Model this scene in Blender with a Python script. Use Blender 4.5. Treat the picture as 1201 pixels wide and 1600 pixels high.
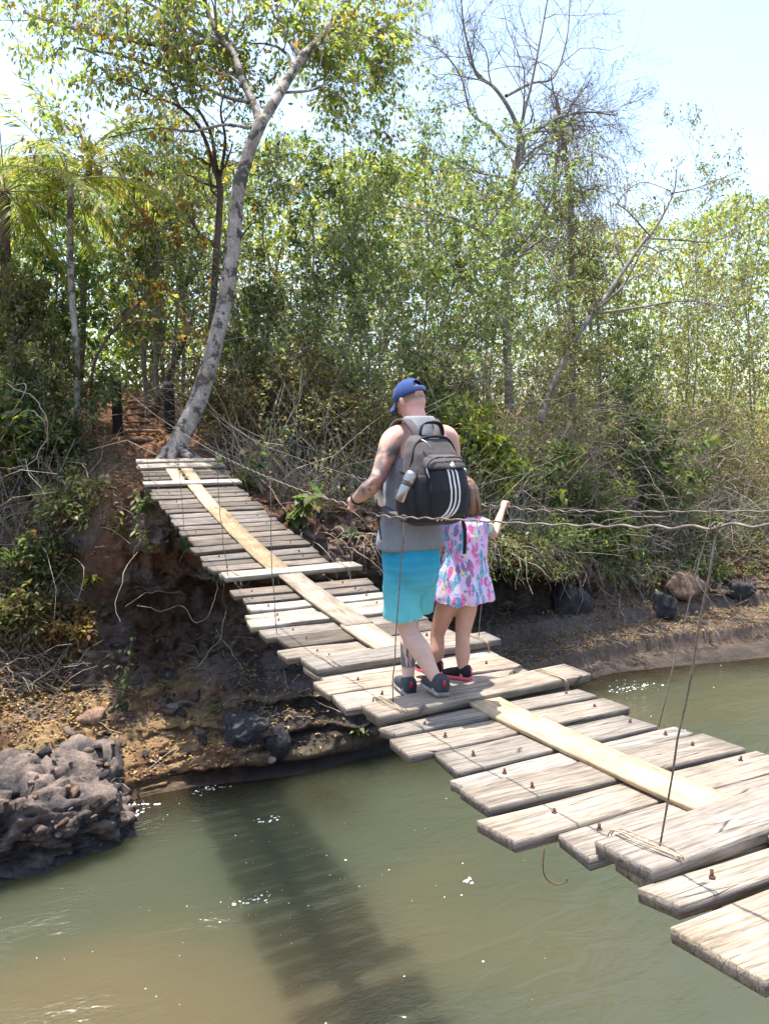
import bpy, math, random
import numpy as np
from mathutils import Vector, Matrix

for _o in list(bpy.data.objects):
    bpy.data.objects.remove(_o)
SC = bpy.context.scene
COL = SC.collection
R = math.radians

# ---------------------------------------------------------------- camera, sky, sun, exposure
CAM_Z = 5.4
cam_data = bpy.data.cameras.new('camera')
cam = bpy.data.objects.new('camera', cam_data)
COL.objects.link(cam)
cam.location = (0, 0, CAM_Z)
cam.rotation_euler = (R(90 - 7), 0, R(-25))
cam_data.sensor_fit = 'VERTICAL'
cam_data.sensor_height = 36
cam_data.lens = 27
cam_data.clip_start = 0.05
cam_data.clip_end = 3000
SC.camera = cam

SUN_DIR = Vector((-0.07, 0.19, 1.0)).normalized()          # towards the sun
SUN_EL = math.asin(SUN_DIR.z)
SUN_AZ = math.atan2(SUN_DIR.x, SUN_DIR.y)
world = bpy.data.worlds.new('World')
SC.world = world
world.use_nodes = True
wn = world.node_tree.nodes
sky = wn.new('ShaderNodeTexSky')
sky.sky_type = 'NISHITA'
sky.sun_disc = False
sky.sun_elevation = SUN_EL
sky.sun_rotation = SUN_AZ
sky.air_density = 1.0
sky.dust_density = 2.0
sky.ozone_density = 1.0
bg = wn['Background']
bg.inputs['Strength'].default_value = 0.15
world.node_tree.links.new(sky.outputs[0], bg.inputs['Color'])

sun_data = bpy.data.lights.new('sun', 'SUN')
sun_data.energy = 4.0
sun_data.angle = R(0.55)
sun_data.color = (1.0, 0.955, 0.88)
sun = bpy.data.objects.new('sun', sun_data)
COL.objects.link(sun)
sun.rotation_euler = SUN_DIR.to_track_quat('Z', 'Y').to_euler()
sun.location = (0, 0, 40)

SC.view_settings.view_transform = 'Standard'
SC.view_settings.look = 'None'
SC.view_settings.exposure = 1.55
SC.view_settings.gamma = 1.0
SC.view_settings.use_curve_mapping = False
SC.render.engine = 'CYCLES'
SC.cycles.max_bounces = 6
SC.cycles.diffuse_bounces = 3
SC.cycles.glossy_bounces = 3
SC.cycles.transmission_bounces = 4
SC.cycles.transparent_max_bounces = 8
SC.cycles.use_denoising = True
SC.cycles.caustics_reflective = False
SC.cycles.caustics_refractive = False

# ---------------------------------------------------------------- numeric helpers
YAW, PITCH = R(25), R(7)

def ray(px, py):
    x = (px - 600.5) / 1200.0
    y = -(py - 800.0) / 1200.0
    d = (x, math.cos(PITCH) + y * math.sin(PITCH), -math.sin(PITCH) + y * math.cos(PITCH))
    return np.array([d[0] * math.cos(YAW) + d[1] * math.sin(YAW), -d[0] * math.sin(YAW) + d[1] * math.cos(YAW), d[2]])

CAMP = np.array([0, 0, CAM_Z])

def atY(px, py, Y):
    d = ray(px, py)
    return CAMP + d * (Y / d[1])

def atX(px, py, X):
    d = ray(px, py)
    return CAMP + d * (X / d[0])

def atZ(px, py, Z):
    d = ray(px, py)
    return CAMP + d * ((Z - CAM_Z) / d[2])

def _hash(ix, iy, iz, seed):
    h = (ix.astype(np.int64) * 374761393 + iy.astype(np.int64) * 668265263 + iz.astype(np.int64) * 2147483647 + seed * 974634777) & 0xffffffff
    h = ((h ^ (h >> 13)) * 1274126177) & 0xffffffff
    h = h ^ (h >> 16)
    return (h & 0xffff) / 65535.0

def vnoise(P, seed=0):
    P = np.asarray(P, float)
    i = np.floor(P).astype(np.int64)
    f = P - i
    u = f * f * (3 - 2 * f)
    r = np.zeros(len(P))
    for dx in (0, 1):
        for dy in (0, 1):
            for dz in (0, 1):
                w = (u[:, 0] if dx else 1 - u[:, 0]) * (u[:, 1] if dy else 1 - u[:, 1]) * (u[:, 2] if dz else 1 - u[:, 2])
                r += w * _hash(i[:, 0] + dx, i[:, 1] + dy, i[:, 2] + dz, seed)
    return r * 2 - 1

def fbm(P, oct=4, seed=0, gain=0.5):
    P = np.asarray(P, float)
    r = np.zeros(len(P)); a = 1.0; s = 0
    for k in range(oct):
        r += a * vnoise(P * (2.03 ** k) + k * 17.3, seed + k)
        s += a; a *= gain
    return r / s

def worley(P, seed=0):
    """distance to the nearest and second nearest jittered lattice point, and the nearest cell's random value"""
    P = np.asarray(P, float); i = np.floor(P).astype(np.int64); n = len(P)
    f1 = np.full(n, 9.0); f2 = np.full(n, 9.0); rv = np.zeros(n)
    for dx in (-1, 0, 1):
        for dy in (-1, 0, 1):
            for dz in (-1, 0, 1):
                c = i + np.array([dx, dy, dz])
                j = np.stack([_hash(c[:, 0], c[:, 1], c[:, 2], seed + q) for q in (0, 31, 57)], 1)
                d = np.sqrt(((c + j - P) ** 2).sum(1)); m = d < f1
                f2 = np.where(m, f1, np.minimum(f2, d)); rv = np.where(m, j[:, 0], rv); f1 = np.where(m, d, f1)
    return f1, f2, rv

def smooth(a, b, x):
    t = np.clip((x - a) / (b - a), 0, 1)
    return t * t * (3 - 2 * t)

# ---------------------------------------------------------------- object helpers
def tag(o, label=None, cat=None, group=None, kind=None):
    if label: o['label'] = label
    if cat: o['category'] = cat
    if group: o['group'] = group
    if kind: o['kind'] = kind
    return o

def empty(name, loc=(0, 0, 0), label=None, cat=None, group=None):
    o = bpy.data.objects.new(name, None)
    o.empty_display_size = 0.2
    COL.objects.link(o)
    o.location = loc
    return tag(o, label, cat, group)

def mesh_np(name, V, F, mats=None, smooth_shade=True, col=None, fcol=None):
    """V (n,3); F list of arrays each (m,k)"""
    V = np.asarray(V, np.float32)
    me = bpy.data.meshes.new(name)
    if not isinstance(F, (list, tuple)): F = [F]
    F = [np.asarray(f, np.int32) for f in F if len(f)]
    nl = sum(f.size for f in F); nf = sum(len(f) for f in F)
    me.vertices.add(len(V)); me.vertices.foreach_set('co', V.ravel())
    me.loops.add(nl); me.loops.foreach_set('vertex_index', np.concatenate([f.ravel() for f in F]))
    me.polygons.add(nf)
    starts = []; s = 0
    for f in F:
        k = f.shape[1]
        starts.append(s + np.arange(len(f)) * k); s += f.size
    me.polygons.foreach_set('loop_start', np.concatenate(starts).astype(np.int32))
    me.update(calc_edges=True)
    if smooth_shade:
        me.polygons.foreach_set('use_smooth', np.ones(nf, bool))
    if col is not None:
        at = me.attributes.new('col', 'FLOAT_COLOR', 'POINT')
        c = np.ones((len(V), 4), np.float32); c[:, :3] = col
        at.data.foreach_set('color', c.ravel())
    for m in (mats if isinstance(mats, (list, tuple)) else [mats] if mats else []):
        me.materials.append(m)
    return me

def obj(name, me, parent=None, loc=(0, 0, 0), rot=(0, 0, 0), scale=(1, 1, 1)):
    o = bpy.data.objects.new(name, me)
    COL.objects.link(o)
    o.location = loc; o.rotation_euler = rot; o.scale = scale
    if parent is not None: o.parent = parent
    return o

class MB:
    """collects vertices and faces of one mesh"""
    def __init__(s): s.V = []; s.Q = []; s.T = []; s.n = 0; s.C = []
    def add(s, V, Q=None, T=None, col=None):
        V = np.asarray(V, float)
        if Q is not None and len(Q): s.Q.append(np.asarray(Q, int) + s.n)
        if T is not None and len(T): s.T.append(np.asarray(T, int) + s.n)
        s.V.append(V); s.n += len(V)
        if col is not None: s.C.append(np.broadcast_to(np.asarray(col, float), (len(V), 3)))
    def tube(s, pts, rad, sides=6, cap=True, col=None):
        V, Q, T = tube(pts, rad, sides, cap); s.add(V, Q, T, col)
    def box(s, c, h, rot=None, col=None):
        v = np.array([[x, y, z] for x in (-1, 1) for y in (-1, 1) for z in (-1, 1)], float) * np.asarray(h, float)
        if rot is not None: v = v @ np.array(rot).T
        s.add(v + np.asarray(c, float), [[0, 1, 3, 2], [4, 6, 7, 5], [0, 4, 5, 1], [2, 3, 7, 6], [0, 2, 6, 4], [1, 5, 7, 3]], col=col)
    def mesh(s, name, mat=None, smooth_shade=True):
        F = []
        if s.Q: F.append(np.concatenate(s.Q))
        if s.T: F.append(np.concatenate(s.T))
        return mesh_np(name, np.concatenate(s.V), F, mat, smooth_shade, np.concatenate(s.C) if s.C else None)
    def build(s, name, mat=None, parent=None, smooth_shade=True, loc=(0, 0, 0)):
        return obj(name, s.mesh(name, mat, smooth_shade), parent, loc)

_TQ = {}
def _cross(a, b):
    r = np.empty(a.shape)
    r[:, 0] = a[:, 1] * b[:, 2] - a[:, 2] * b[:, 1]; r[:, 1] = a[:, 2] * b[:, 0] - a[:, 0] * b[:, 2]; r[:, 2] = a[:, 0] * b[:, 1] - a[:, 1] * b[:, 0]
    return r

def tube(pts, rad, sides=6, cap=True):
    pts = np.asarray(pts, float); n = len(pts)
    rad = np.broadcast_to(np.asarray(rad, float), (n,))
    tg = np.empty((n, 3)); tg[1:-1] = pts[2:] - pts[:-2]; tg[0] = pts[1] - pts[0]; tg[-1] = pts[-1] - pts[-2]
    tg /= np.sqrt((tg * tg).sum(1))[:, None] + 1e-9
    u = np.zeros((n, 3))
    if abs(tg[0, 2]) < 0.9: u[:, 0] = tg[:, 1]; u[:, 1] = -tg[:, 0]
    else: u[:, 1] = tg[:, 2]; u[:, 2] = -tg[:, 1]
    ln = np.sqrt((u * u).sum(1)); bad = ln < 0.1
    if bad.any():
        u[bad] = _cross(tg[bad], np.broadcast_to(np.array([0.3, 1.0, 0.1]), (int(bad.sum()), 3))); ln = np.sqrt((u * u).sum(1))
    u /= ln[:, None]
    w = _cross(tg, u)
    key = (n, sides, bool(cap))
    if key not in _TQ:
        a = np.arange(sides) * 2 * math.pi / sides
        i = np.arange(n - 1)[:, None] * sides; j = np.arange(sides)[None, :]; j2 = (j + 1) % sides
        Q = np.stack([i + j, i + j2, i + sides + j2, i + sides + j], -1).reshape(-1, 4)
        k = n * sides
        T = np.array([[k, (q + 1) % sides, q] for q in range(sides)] + [[k + 1, (n - 1) * sides + q, (n - 1) * sides + (q + 1) % sides] for q in range(sides)]) if cap else []
        _TQ[key] = (np.cos(a)[None, :, None], np.sin(a)[None, :, None], Q, T)
    ca, sa, Q, T = _TQ[key]
    V = (pts[:, None, :] + rad[:, None, None] * (ca * u[:, None, :] + sa * w[:, None, :])).reshape(-1, 3)
    if cap: V = np.concatenate([V, pts[:1], pts[-1:]])
    return V, Q, T

def spline(P, n):
    """Catmull-Rom through the rows of P (any width)"""
    P = np.asarray(P, float)
    P2 = np.concatenate([2 * P[:1] - P[1:2], P, 2 * P[-1:] - P[-2:-1]])
    t = np.linspace(0, len(P) - 1 - 1e-6, n); i = t.astype(int); f = (t - i)[:, None]
    a, b, c, d = P2[i], P2[i + 1], P2[i + 2], P2[i + 3]
    return 0.5 * (2 * b + (c - a) * f + (2 * a - 5 * b + 4 * c - d) * f ** 2 + (3 * b - a - 3 * c + d) * f ** 3)

# ---------------------------------------------------------------- material helpers
class NT:
    def __init__(s, name):
        s.m = bpy.data.materials.new(name); s.m.use_nodes = True
        s.t = s.m.node_tree; s.n = s.t.nodes; s.b = s.n['Principled BSDF']; s.out = s.n['Material Output']
    def new(s, ty, **kw):
        n = s.n.new(ty)
        for k, v in kw.items():
            if k.startswith('_'): setattr(n, k[1:], v)
            else: n.inputs[k.replace('_', ' ')].default_value = v
        return n
    def l(s, a, b): s.t.links.new(a, b)
    def noise(s, scale, detail=4, rough=0.55, vec=None, dist=0.0):
        n = s.new('ShaderNodeTexNoise'); n.inputs['Scale'].default_value = scale
        n.inputs['Detail'].default_value = detail; n.inputs['Roughness'].default_value = rough; n.inputs['Distortion'].default_value = dist
        if vec is not None: s.l(vec, n.inputs['Vector'])
        return n.outputs['Fac']
    def coord(s, kind='Object', scale=(1, 1, 1), loc=None):
        c = s.new('ShaderNodeTexCoord'); m = s.new('ShaderNodeMapping'); m.inputs['Scale'].default_value = scale
        s.l(c.outputs[kind], m.inputs['Vector'])
        if loc is not None: s.l(loc, m.inputs['Location'])
        return m.outputs[0]
    def ramp(s, fac, stops):
        r = s.new('ShaderNodeValToRGB'); e = r.color_ramp.elements
        while len(e) < len(stops): e.new(0.5)
        for q, (p, c) in zip(e, stops):
            q.position = p; q.color = (*c, 1) if len(c) == 3 else c
        s.l(fac, r.inputs[0]); return r.outputs[0]
    def mix(s, fac, a, b, blend='MIX'):
        m = s.new('ShaderNodeMix'); m.data_type = 'RGBA'; m.blend_type = blend
        for k, v in ((0, fac), (6, a), (7, b)):
            if hasattr(v, 'is_linked') or isinstance(v, bpy.types.NodeSocket): s.l(v, m.inputs[k])
            else: m.inputs[k].default_value = v if k == 0 else ((*v, 1) if len(v) == 3 else v)
        return m.outputs[2]
    def math(s, op, a, b=0.5):
        m = s.new('ShaderNodeMath'); m.operation = op
        for k, v in ((0, a), (1, b)):
            if isinstance(v, bpy.types.NodeSocket): s.l(v, m.inputs[k])
            else: m.inputs[k].default_value = v
        return m.outputs[0]
    def attr(s, name='col'):
        a = s.new('ShaderNodeAttribute'); a.attribute_name = name; return a.outputs['Color']
    def bump(s, h, strength=0.5, dist=0.02, prev=None):
        b = s.new('ShaderNodeBump'); b.inputs['Strength'].default_value = strength; b.inputs['Distance'].default_value = dist
        s.l(h, b.inputs['Height'])
        if prev is not None: s.l(prev, b.inputs['Normal'])
        s.l(b.outputs[0], s.b.inputs['Normal']); return b.outputs[0]
    def base(s, c):
        if isinstance(c, bpy.types.NodeSocket): s.l(c, s.b.inputs['Base Color'])
        else: s.b.inputs['Base Color'].default_value = (*c, 1)
    def set(s, rough=None, spec=None, metal=None):
        if rough is not None: s.b.inputs['Roughness'].default_value = rough
        if spec is not None: s.b.inputs['Specular IOR Level'].default_value = spec
        if metal is not None: s.b.inputs['Metallic'].default_value = metal

def simple_mat(name, c, rough=0.7, spec=0.3, metal=0.0, var=0.25, scale=8.0, bump=0.0, bscale=60.0):
    t = NT(name); v = t.coord('Object')
    f = t.noise(scale, 4, 0.6, v)
    t.base(t.ramp(f, [(0.3, tuple(x * (1 - var) for x in c)), (0.7, tuple(min(1, x * (1 + var)) for x in c))]))
    t.set(rough, spec, metal)
    if bump: t.bump(t.noise(bscale, 3, 0.6, v), bump, 0.01)
    return t.m
# ================================================================ THE SETTING: river bank, path, water
# bank stations: X -> [river bed, waterline, ledge lip, ledge back, hollow floor, hollow roof, overhang lip, overhang top, bank top, ...]
ST = {
 -3.0: [(6, -1.3), (9.5, -.05), (9.8, .45), (11.0, .85), (12.0, 1.35), (12.7, 2.0), (13.1, 2.6), (13.6, 3.2), (14.5, 4.1), (17, 5.0), (24, 6.2), (60, 8.0)],
 0.4: [(6.5, -1.3), (10.6, -.05), (10.8, .30), (11.7, .80), (12.5, 1.35), (13.0, 2.0), (13.3, 2.6), (13.6, 3.2), (14.3, 4.1), (17, 5.1), (24, 6.2), (60, 8.0)],
 1.2: [(6.6, -1.3), (10.8, -.05), (11.0, .22), (11.9, .72), (13.0, 1.35), (13.4, 2.1), (13.1, 2.7), (12.9, 3.4), (13.3, 4.25), (16, 5.12), (24, 6.2), (60, 8.0)],
 2.2: [(6.8, -1.3), (10.9, -.05), (11.1, .18), (12.0, .68), (13.5, 1.4), (13.7, 2.55), (12.4, 2.95), (12.1, 3.6), (12.7, 4.4), (16, 5.12), (24, 6.3), (60, 8.0)],
 3.2: [(7, -1.3), (10.7, -.05), (10.8, .75), (11.3, 1.05), (12.9, 1.6), (13.0, 2.5), (11.9, 2.9), (11.7, 3.6), (12.5, 4.35), (16, 5.1), (24, 6.2), (60, 8.0)],
 5.5: [(7, -1.3), (10.6, -.05), (10.7, .8), (11.5, 1.15), (12.4, 1.7), (12.5, 2.3), (12.1, 2.8), (12.2, 3.3), (13.0, 3.9), (16, 4.6), (24, 5.6), (60, 7.6)],
 7.5: [(7.5, -1.3), (11.2, -.05), (11.6, .35), (12.6, .8), (14.3, 1.2), (14.4, 2.3), (12.3, 2.65), (12.4, 3.1), (13.5, 3.5), (17, 4.2), (24, 5.2), (60, 7.2)],
 9.3: [(8, -1.3), (11.9, -.05), (12.3, .3), (13.1, .75), (14.7, 1.1), (14.8, 2.1), (12.7, 2.4), (12.8, 2.85), (13.8, 3.2), (17, 4.0), (24, 5.0), (60, 7.0)],
 11.0: [(8.5, -1.3), (12.2, -.05), (12.6, .22), (13.3, .75), (14.2, 1.1), (14.4, 1.6), (13.9, 2.0), (14.0, 2.3), (14.7, 2.8), (17.5, 3.8), (24, 4.8), (60, 6.8)],
 13.0: [(8.5, -1.2), (11.9, -.05), (12.4, .16), (13.3, .68), (13.9, .95), (14.2, 1.25), (14.4, 1.5), (14.5, 1.8), (15.2, 2.3), (18, 3.5), (24, 4.6), (60, 6.6)],
 17.0: [(8, -1.1), (11.1, -.05), (11.8, .15), (13.0, .6), (13.8, .9), (14.1, 1.1), (14.4, 1.35), (14.6, 1.6), (15.6, 2.2), (18.5, 3.4), (24, 4.5), (60, 6.5)],
}
SX = np.array(sorted(ST)); SP = np.array([ST[x] for x in SX])          # (ns,12,2)

def station(X):
    X = np.asarray(X, float)
    out = np.zeros((len(X), SP.shape[1], 2))
    for k in range(SP.shape[1]):
        for q in range(2):
            a = np.interp(X, SX, SP[:, k, q])
            b = (np.interp(X - .35, SX, SP[:, k, q]) + np.interp(X + .35, SX, SP[:, k, q])) / 2
            out[:, k, q] = (a + b) / 2
    return out

def path_mask(X, Y):
    cx = 2.15 + 0.12 * np.sin((Y - 12) * .5) - 0.02 * (Y - 16)
    return np.exp(-((X - cx) / 0.62) ** 2) * smooth(12.3, 13.0, Y) * (1 - smooth(24, 30, Y))

def ground_z(X, Y):
    """height of the bank behind its edge"""
    X = np.atleast_1d(np.asarray(X, float)); Y = np.atleast_1d(np.asarray(Y, float))
    S = station(X)
    z = np.array([np.interp(y, s[(7 if s[5, 0] > s[7, 0] else 1):, 0], s[(7 if s[5, 0] > s[7, 0] else 1):, 1]) for y, s in zip(Y, S)])
    z += 0.16 * fbm(np.stack([X * .8, Y * .8, 0 * X], 1), 3, 5) * smooth(12.5, 14, Y)
    z -= 0.14 * path_mask(X, Y)
    return z

# bank mesh: profile swept along X
xs = np.concatenate([np.linspace(-60, -4, 40)[:-1], np.linspace(-4, 19, 480), np.linspace(19, 110, 60)[1:]])
seg = [10, 16, 34, 40, 26, 22, 26, 26, 22, 40, 20, 10]
NP_ = SP.shape[1]
tv = np.concatenate([np.linspace(k, k + 1, seg[k], endpoint=False) for k in range(NP_ - 1)] + [[NP_ - 1.0]])
S = station(xs)
nx, nv = len(xs), len(tv)
ctrl = np.transpose(S, (1, 0, 2)).reshape(NP_, -1)
ii = np.minimum(tv.astype(int), NP_ - 2); ff = tv - ii
lin = ctrl[ii] * (1 - ff)[:, None] + ctrl[ii + 1] * ff[:, None]
P2 = np.concatenate([2 * ctrl[:1] - ctrl[1:2], ctrl, 2 * ctrl[-1:] - ctrl[-2:-1]])
fq = ff[:, None]; a_, b_, c_, d_ = P2[ii], P2[ii + 1], P2[ii + 2], P2[ii + 3]
crv = 0.5 * (2 * b_ + (c_ - a_) * fq + (2 * a_ - 5 * b_ + 4 * c_ - d_) * fq ** 2 + (3 * b_ - a_ - 3 * c_ + d_) * fq ** 3)
pr = (0.45 * lin + 0.55 * crv).reshape(nv, nx, 2)
GX = np.broadcast_to(xs, (nv, nx)); GY = pr[:, :, 0].copy(); GZ = pr[:, :, 1].copy()
GV = np.broadcast_to(tv[:, None], (nv, nx))
P = np.stack([GX.ravel(), GY.ravel(), GZ.ravel()], 1)
v = GV.ravel()
near = (1 - smooth(19, 26, P[:, 0])) * smooth(-9, -5, P[:, 0])
face = smooth(1.1, 1.6, v) * (1 - smooth(7.6, 8.6, v))
rockz = smooth(0.6, 1.2, v) * (1 - smooth(3.2, 4.2, v))              # strata of the ledge
layer = fbm(np.stack([P[:, 0] * .35, P[:, 1] * .25, P[:, 2] * 9.0], 1), 4, 11)
layer = np.sign(layer) * np.abs(layer) ** .7
lump = fbm(P * 1.3, 4, 21); lump2 = fbm(P * 4.5, 3, 31); fine = fbm(P * 13, 3, 41)
rough = np.abs(fbm(P * 2.6, 4, 61))
w1, w2, wv = worley(P * 2.1, 7); u1, u2, uv = worley(P * 5.2, 17)
clod = np.clip((w2 - w1) * 1.6, 0, 1) ** .6 * (.5 + wv); clod2 = np.clip((u2 - u1) * 1.6, 0, 1) ** .6 * (.4 + uv)
ridge = np.abs(fbm(P * 5.5, 4, 101)); ridge2 = np.abs(fbm(P * 15, 3, 111))
hd = near * (-face * (.20 * clod + .085 * clod2) * (1 - .75 * rockz) + face * (0.22 * ridge + .09 * ridge2) * (1 - .55 * rockz) + rockz * layer * -0.24 * (1 - .6 * smooth(8.5, 10.5, P[:, 0])) + face * (0.34 * lump + 0.19 * lump2 * (1 - .6 * rockz) + 0.045 * fine + 0.30 * rough * (1 - .8 * rockz)))
lw = 1 - smooth(.9, 1.7, P[:, 0])
tw0 = smooth(7.0, 8.2, P[:, 0]) * smooth(1.1, 1.4, v) * (1 - smooth(4.0, 4.6, v))
P[:, 1] += hd * (1 - .93 * lw) * (1 - .75 * tw0)
P[:, 2] -= hd * .32 * lw * smooth(1.0, 1.6, v)
P[:, 2] += near * (1 - .8 * tw0) * (-(0.16 * ridge + .07 * ridge2) * smooth(1.2, 1.8, v) * (1 - smooth(7.8, 8.6, v)) * (1 - .5 * rockz) * (1 - .65 * lw) + (0.05 * lump2 + .02 * fine + .05 * layer) * smooth(1.1, 1.5, v) + 0.11 * lump * smooth(3.0, 4.2, v) * (1 - smooth(7.6, 8.2, v)))
top = smooth(7.6, 8.4, v)
tw = smooth(7.0, 8.2, P[:, 0]) * smooth(1.1, 1.4, v) * (1 - smooth(4.0, 4.6, v)) * near      # flat slabs of the right shelf
hq = .46; zz = (P[:, 2] + .10 * fbm(np.stack([P[:, 0] * .5, P[:, 1] * .5, 0 * v], 1), 2, 131)) / hq; kq = np.floor(zz)
P[:, 2] = P[:, 2] * (1 - .6 * tw) + .6 * tw * (hq * (kq + smooth(.72, .93, zz - kq)) + .015 * fine)
P[:, 2] += top * (0.16 * fbm(np.stack([P[:, 0] * .8, P[:, 1] * .8, 0 * v], 1), 3, 5) * smooth(12.5, 14, P[:, 1]) + .03 * fine)
pm = path_mask(P[:, 0], P[:, 1]) * top
stepz = np.sin((P[:, 1] + .35 * lump + .10 * np.sin(P[:, 0] * 3)) * 2 * math.pi / .62)
P[:, 2] += pm * (-0.14 + 0.085 * stepz)
# colours of soil and stone, darkened in the hollow and clod creases
n1 = fbm(P * .7, 4, 71); n2 = fbm(P * 3.1, 4, 81)
soil = np.array([.205, .105, .062]); tan = np.array([.40, .26, .125]); dark = np.array([.075, .06, .052]); wet = np.array([.05, .042, .038])
litter = np.array([.25, .165, .10]); sand = np.array([.225, .165, .12]); red = np.array([.30, .145, .082])
def lerp(a, b, t): return a * (1 - t[:, None]) + b * t[:, None]
c = lerp(np.tile(soil, (len(P), 1)), litter, smooth(-.2, .4, n1 + .4 * n2) * .8)
X_ = P[:, 0]
leftrock = (1 - smooth(2.4, 3.2, X_ + .3 * n1)) * (1 - smooth(3.3, 4.2, v + .6 * n1)) * smooth(.9, 1.3, v)
c = lerp(c, tan, leftrock * smooth(-.55, .25, n2 + .3 * n1))
midrock = smooth(2.4, 3.2, X_ + .3 * n1) * (1 - smooth(3.3, 4.0, v + .4 * n1))
c = lerp(c, lerp(np.tile(dark, (len(P), 1)), np.array([.17, .13, .085]), smooth(-.1, .6, layer)), midrock * (1 - smooth(8.0, 9.6, X_ + .6 * n1)))
shelf = smooth(7.2, 8.6, X_ + .4 * n1) * (1 - smooth(4.2, 5.0, v + .4 * n1))
c = lerp(c, lerp(np.tile(sand, (len(P), 1)), np.array([.165, .125, .095]), smooth(-.2, .5, layer + .4 * n2)), shelf)
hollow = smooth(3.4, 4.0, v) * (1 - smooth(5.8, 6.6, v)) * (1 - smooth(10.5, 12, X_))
c = lerp(c, dark, hollow * (.35 + .5 * smooth(3.0, 5.0, X_)))  # darker inside the hollow, more so to the right
damp = 1 - smooth(.0, .22, P[:, 2] + .08 * n2)
c = lerp(c, wet, damp * .8)
stony = smooth(.55, .8, wv + .15 * n2) * smooth(2.8, 3.4, v) * (1 - smooth(7.2, 8.0, v))
c = lerp(c, np.array([.20, .165, .145]), stony * .7)
c *= (.62 + .38 * np.clip(clod * 1.3, 0, 1) * .5 + .38 * clod2 * .5 + .15)[:, None] ** (face[:, None] * .6)  # darker in the creases between clods
c = lerp(c, red, np.clip(pm * 1.4, 0, 1) * .9)
c *= (1 + .25 * n2)[:, None]
i = np.arange(nv - 1)[:, None] * nx; j = np.arange(nx - 1)[None, :]
Q = np.stack([i + j, i + j + 1, i + nx + j + 1, i + nx + j], -1).reshape(-1, 4)

t = NT('bank_earth'); vec = t.coord('Object')
g = t.noise(9, 8, 0.68, vec); g2 = t.noise(55, 5, 0.7, vec)
cc = t.mix(1.0, t.attr(), t.ramp(g, [(.25, (.45, .45, .46)), (.5, (1, 1, 1)), (.78, (1.5, 1.42, 1.3))]), 'MULTIPLY')
cc = t.mix(1.0, cc, t.ramp(g2, [(.3, (.6, .6, .6)), (.7, (1.35, 1.35, 1.35))]), 'MULTIPLY')
t.base(cc); t.set(.9, .25)
b1 = t.bump(t.noise(14, 8, .72, vec), 1.0, .10)
t.bump(t.noise(70, 6, .72, vec), 1.0, .022, b1)
M_BANK = t.m
v_bank = v.copy(); P_bank = P.copy()
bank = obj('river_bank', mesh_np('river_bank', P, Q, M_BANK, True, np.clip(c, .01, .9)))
tag(bank, 'eroded red earth and rock river bank under the far end of the footbridge', kind='structure')

# land beyond and the near bank behind the photographer
gm = MB()
gm.add([(-900, 59, 6.2), (900, 59, 6.2), (900, 1500, 5.0), (-900, 1500, 5.0)], [[0, 1, 2, 3]], col=(.12, .11, .05))
gm.add([(-60, 59.5, 8.02), (-60, 8, -1.3), (-900, 8, -1.3), (-900, 59.5, 8.02)], [[0, 1, 2, 3]], col=(.12, .11, .05))
gm.add([(110, 8, -1.1), (110, 59.5, 6.6), (900, 59.5, 6.6), (900, 8, -1.1)], [[0, 1, 2, 3]], col=(.12, .11, .05))
tag(gm.build('ground', M_BANK, None, False), kind='structure')
nb = MB(); xx = np.linspace(-80, 80, 60); prof = [(0.6, -1.2), (-.2, 0.0), (-.5, 2.2), (-.9, 3.6), (-2.0, 4.0), (-30, 4.6), (-900, 5)]
VV = np.array([[x, y + .3 * math.sin(x * .7 + z), z + .1 * math.sin(x * 1.3)] for (y, z) in prof for x in xx])
n_ = len(xx); nb.add(VV, [[a * n_ + b, (a + 1) * n_ + b, (a + 1) * n_ + b + 1, a * n_ + b + 1] for a in range(len(prof) - 1) for b in range(n_ - 1)], col=(.2, .12, .07))
tag(nb.build('near_bank', M_BANK), kind='structure')

# ---------------------------------------------------------------- water
wx = np.concatenate([np.linspace(-300, -6, 30)[:-1], np.linspace(-6, 18, 90), np.linspace(18, 300, 30)[1:]])
wy = np.concatenate([[-1.0, 0.5], np.linspace(2, 15, 60)])
WX, WY = np.meshgrid(wx, wy)
wl = station(WX.ravel())[:, 1, 0]
PW = np.stack([WX.ravel(), WY.ravel(), 0 * WX.ravel()], 1)
dist = wl - PW[:, 1] + .35 * fbm(PW * .9, 3, 91)
shal = (1 - smooth(-.2, 1.5, dist)) * .8
shal = np.maximum(shal, .6 * np.exp(-((PW[:, 0] - 3.6) / .6) ** 2 - ((PW[:, 1] - 10.0) / .9) ** 2))
nn = fbm(PW * np.array([.25, .33, 1]), 3, 95)
brown = smooth(-.35, .55, nn + .35 * smooth(3.2, 1.0, PW[:, 0]) - .15)
cw = lerp(np.tile(np.array([.047, .053, .033]), (len(PW), 1)), np.array([.078, .066, .037]), brown)
nwx = len(wx)
i = np.arange(len(wy) - 1)[:, None] * nwx; j = np.arange(nwx - 1)[None, :]
Q = np.stack([i + j, i + j + 1, i + nwx + j + 1, i + nwx + j], -1).reshape(-1, 4)
me = mesh_np('water', PW, Q, None, True, cw)
at = me.attributes.new('shallow', 'FLOAT', 'POINT'); at.data.foreach_set('value', shal.astype(np.float32))
t = NT('river_water'); vec = t.coord('Object')
t.base(t.attr()); t.set(.06, .5); t.b.inputs['IOR'].default_value = 1.33
t.b.subsurface_method = 'BURLEY'
t.b.inputs['Subsurface Weight'].default_value = 1.0
t.b.inputs['Subsurface Radius'].default_value = (1, 1, .8)
t.b.inputs['Subsurface Scale'].default_value = 1.2
v1 = t.coord('Object', (1.0, 2.1, 1)); w1 = t.noise(1.6, 3, .5, v1, .6)
v2 = t.coord('Object', (3.2, 7.0, 1)); w2 = t.noise(2.4, 3, .55, v2, .8)
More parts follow.
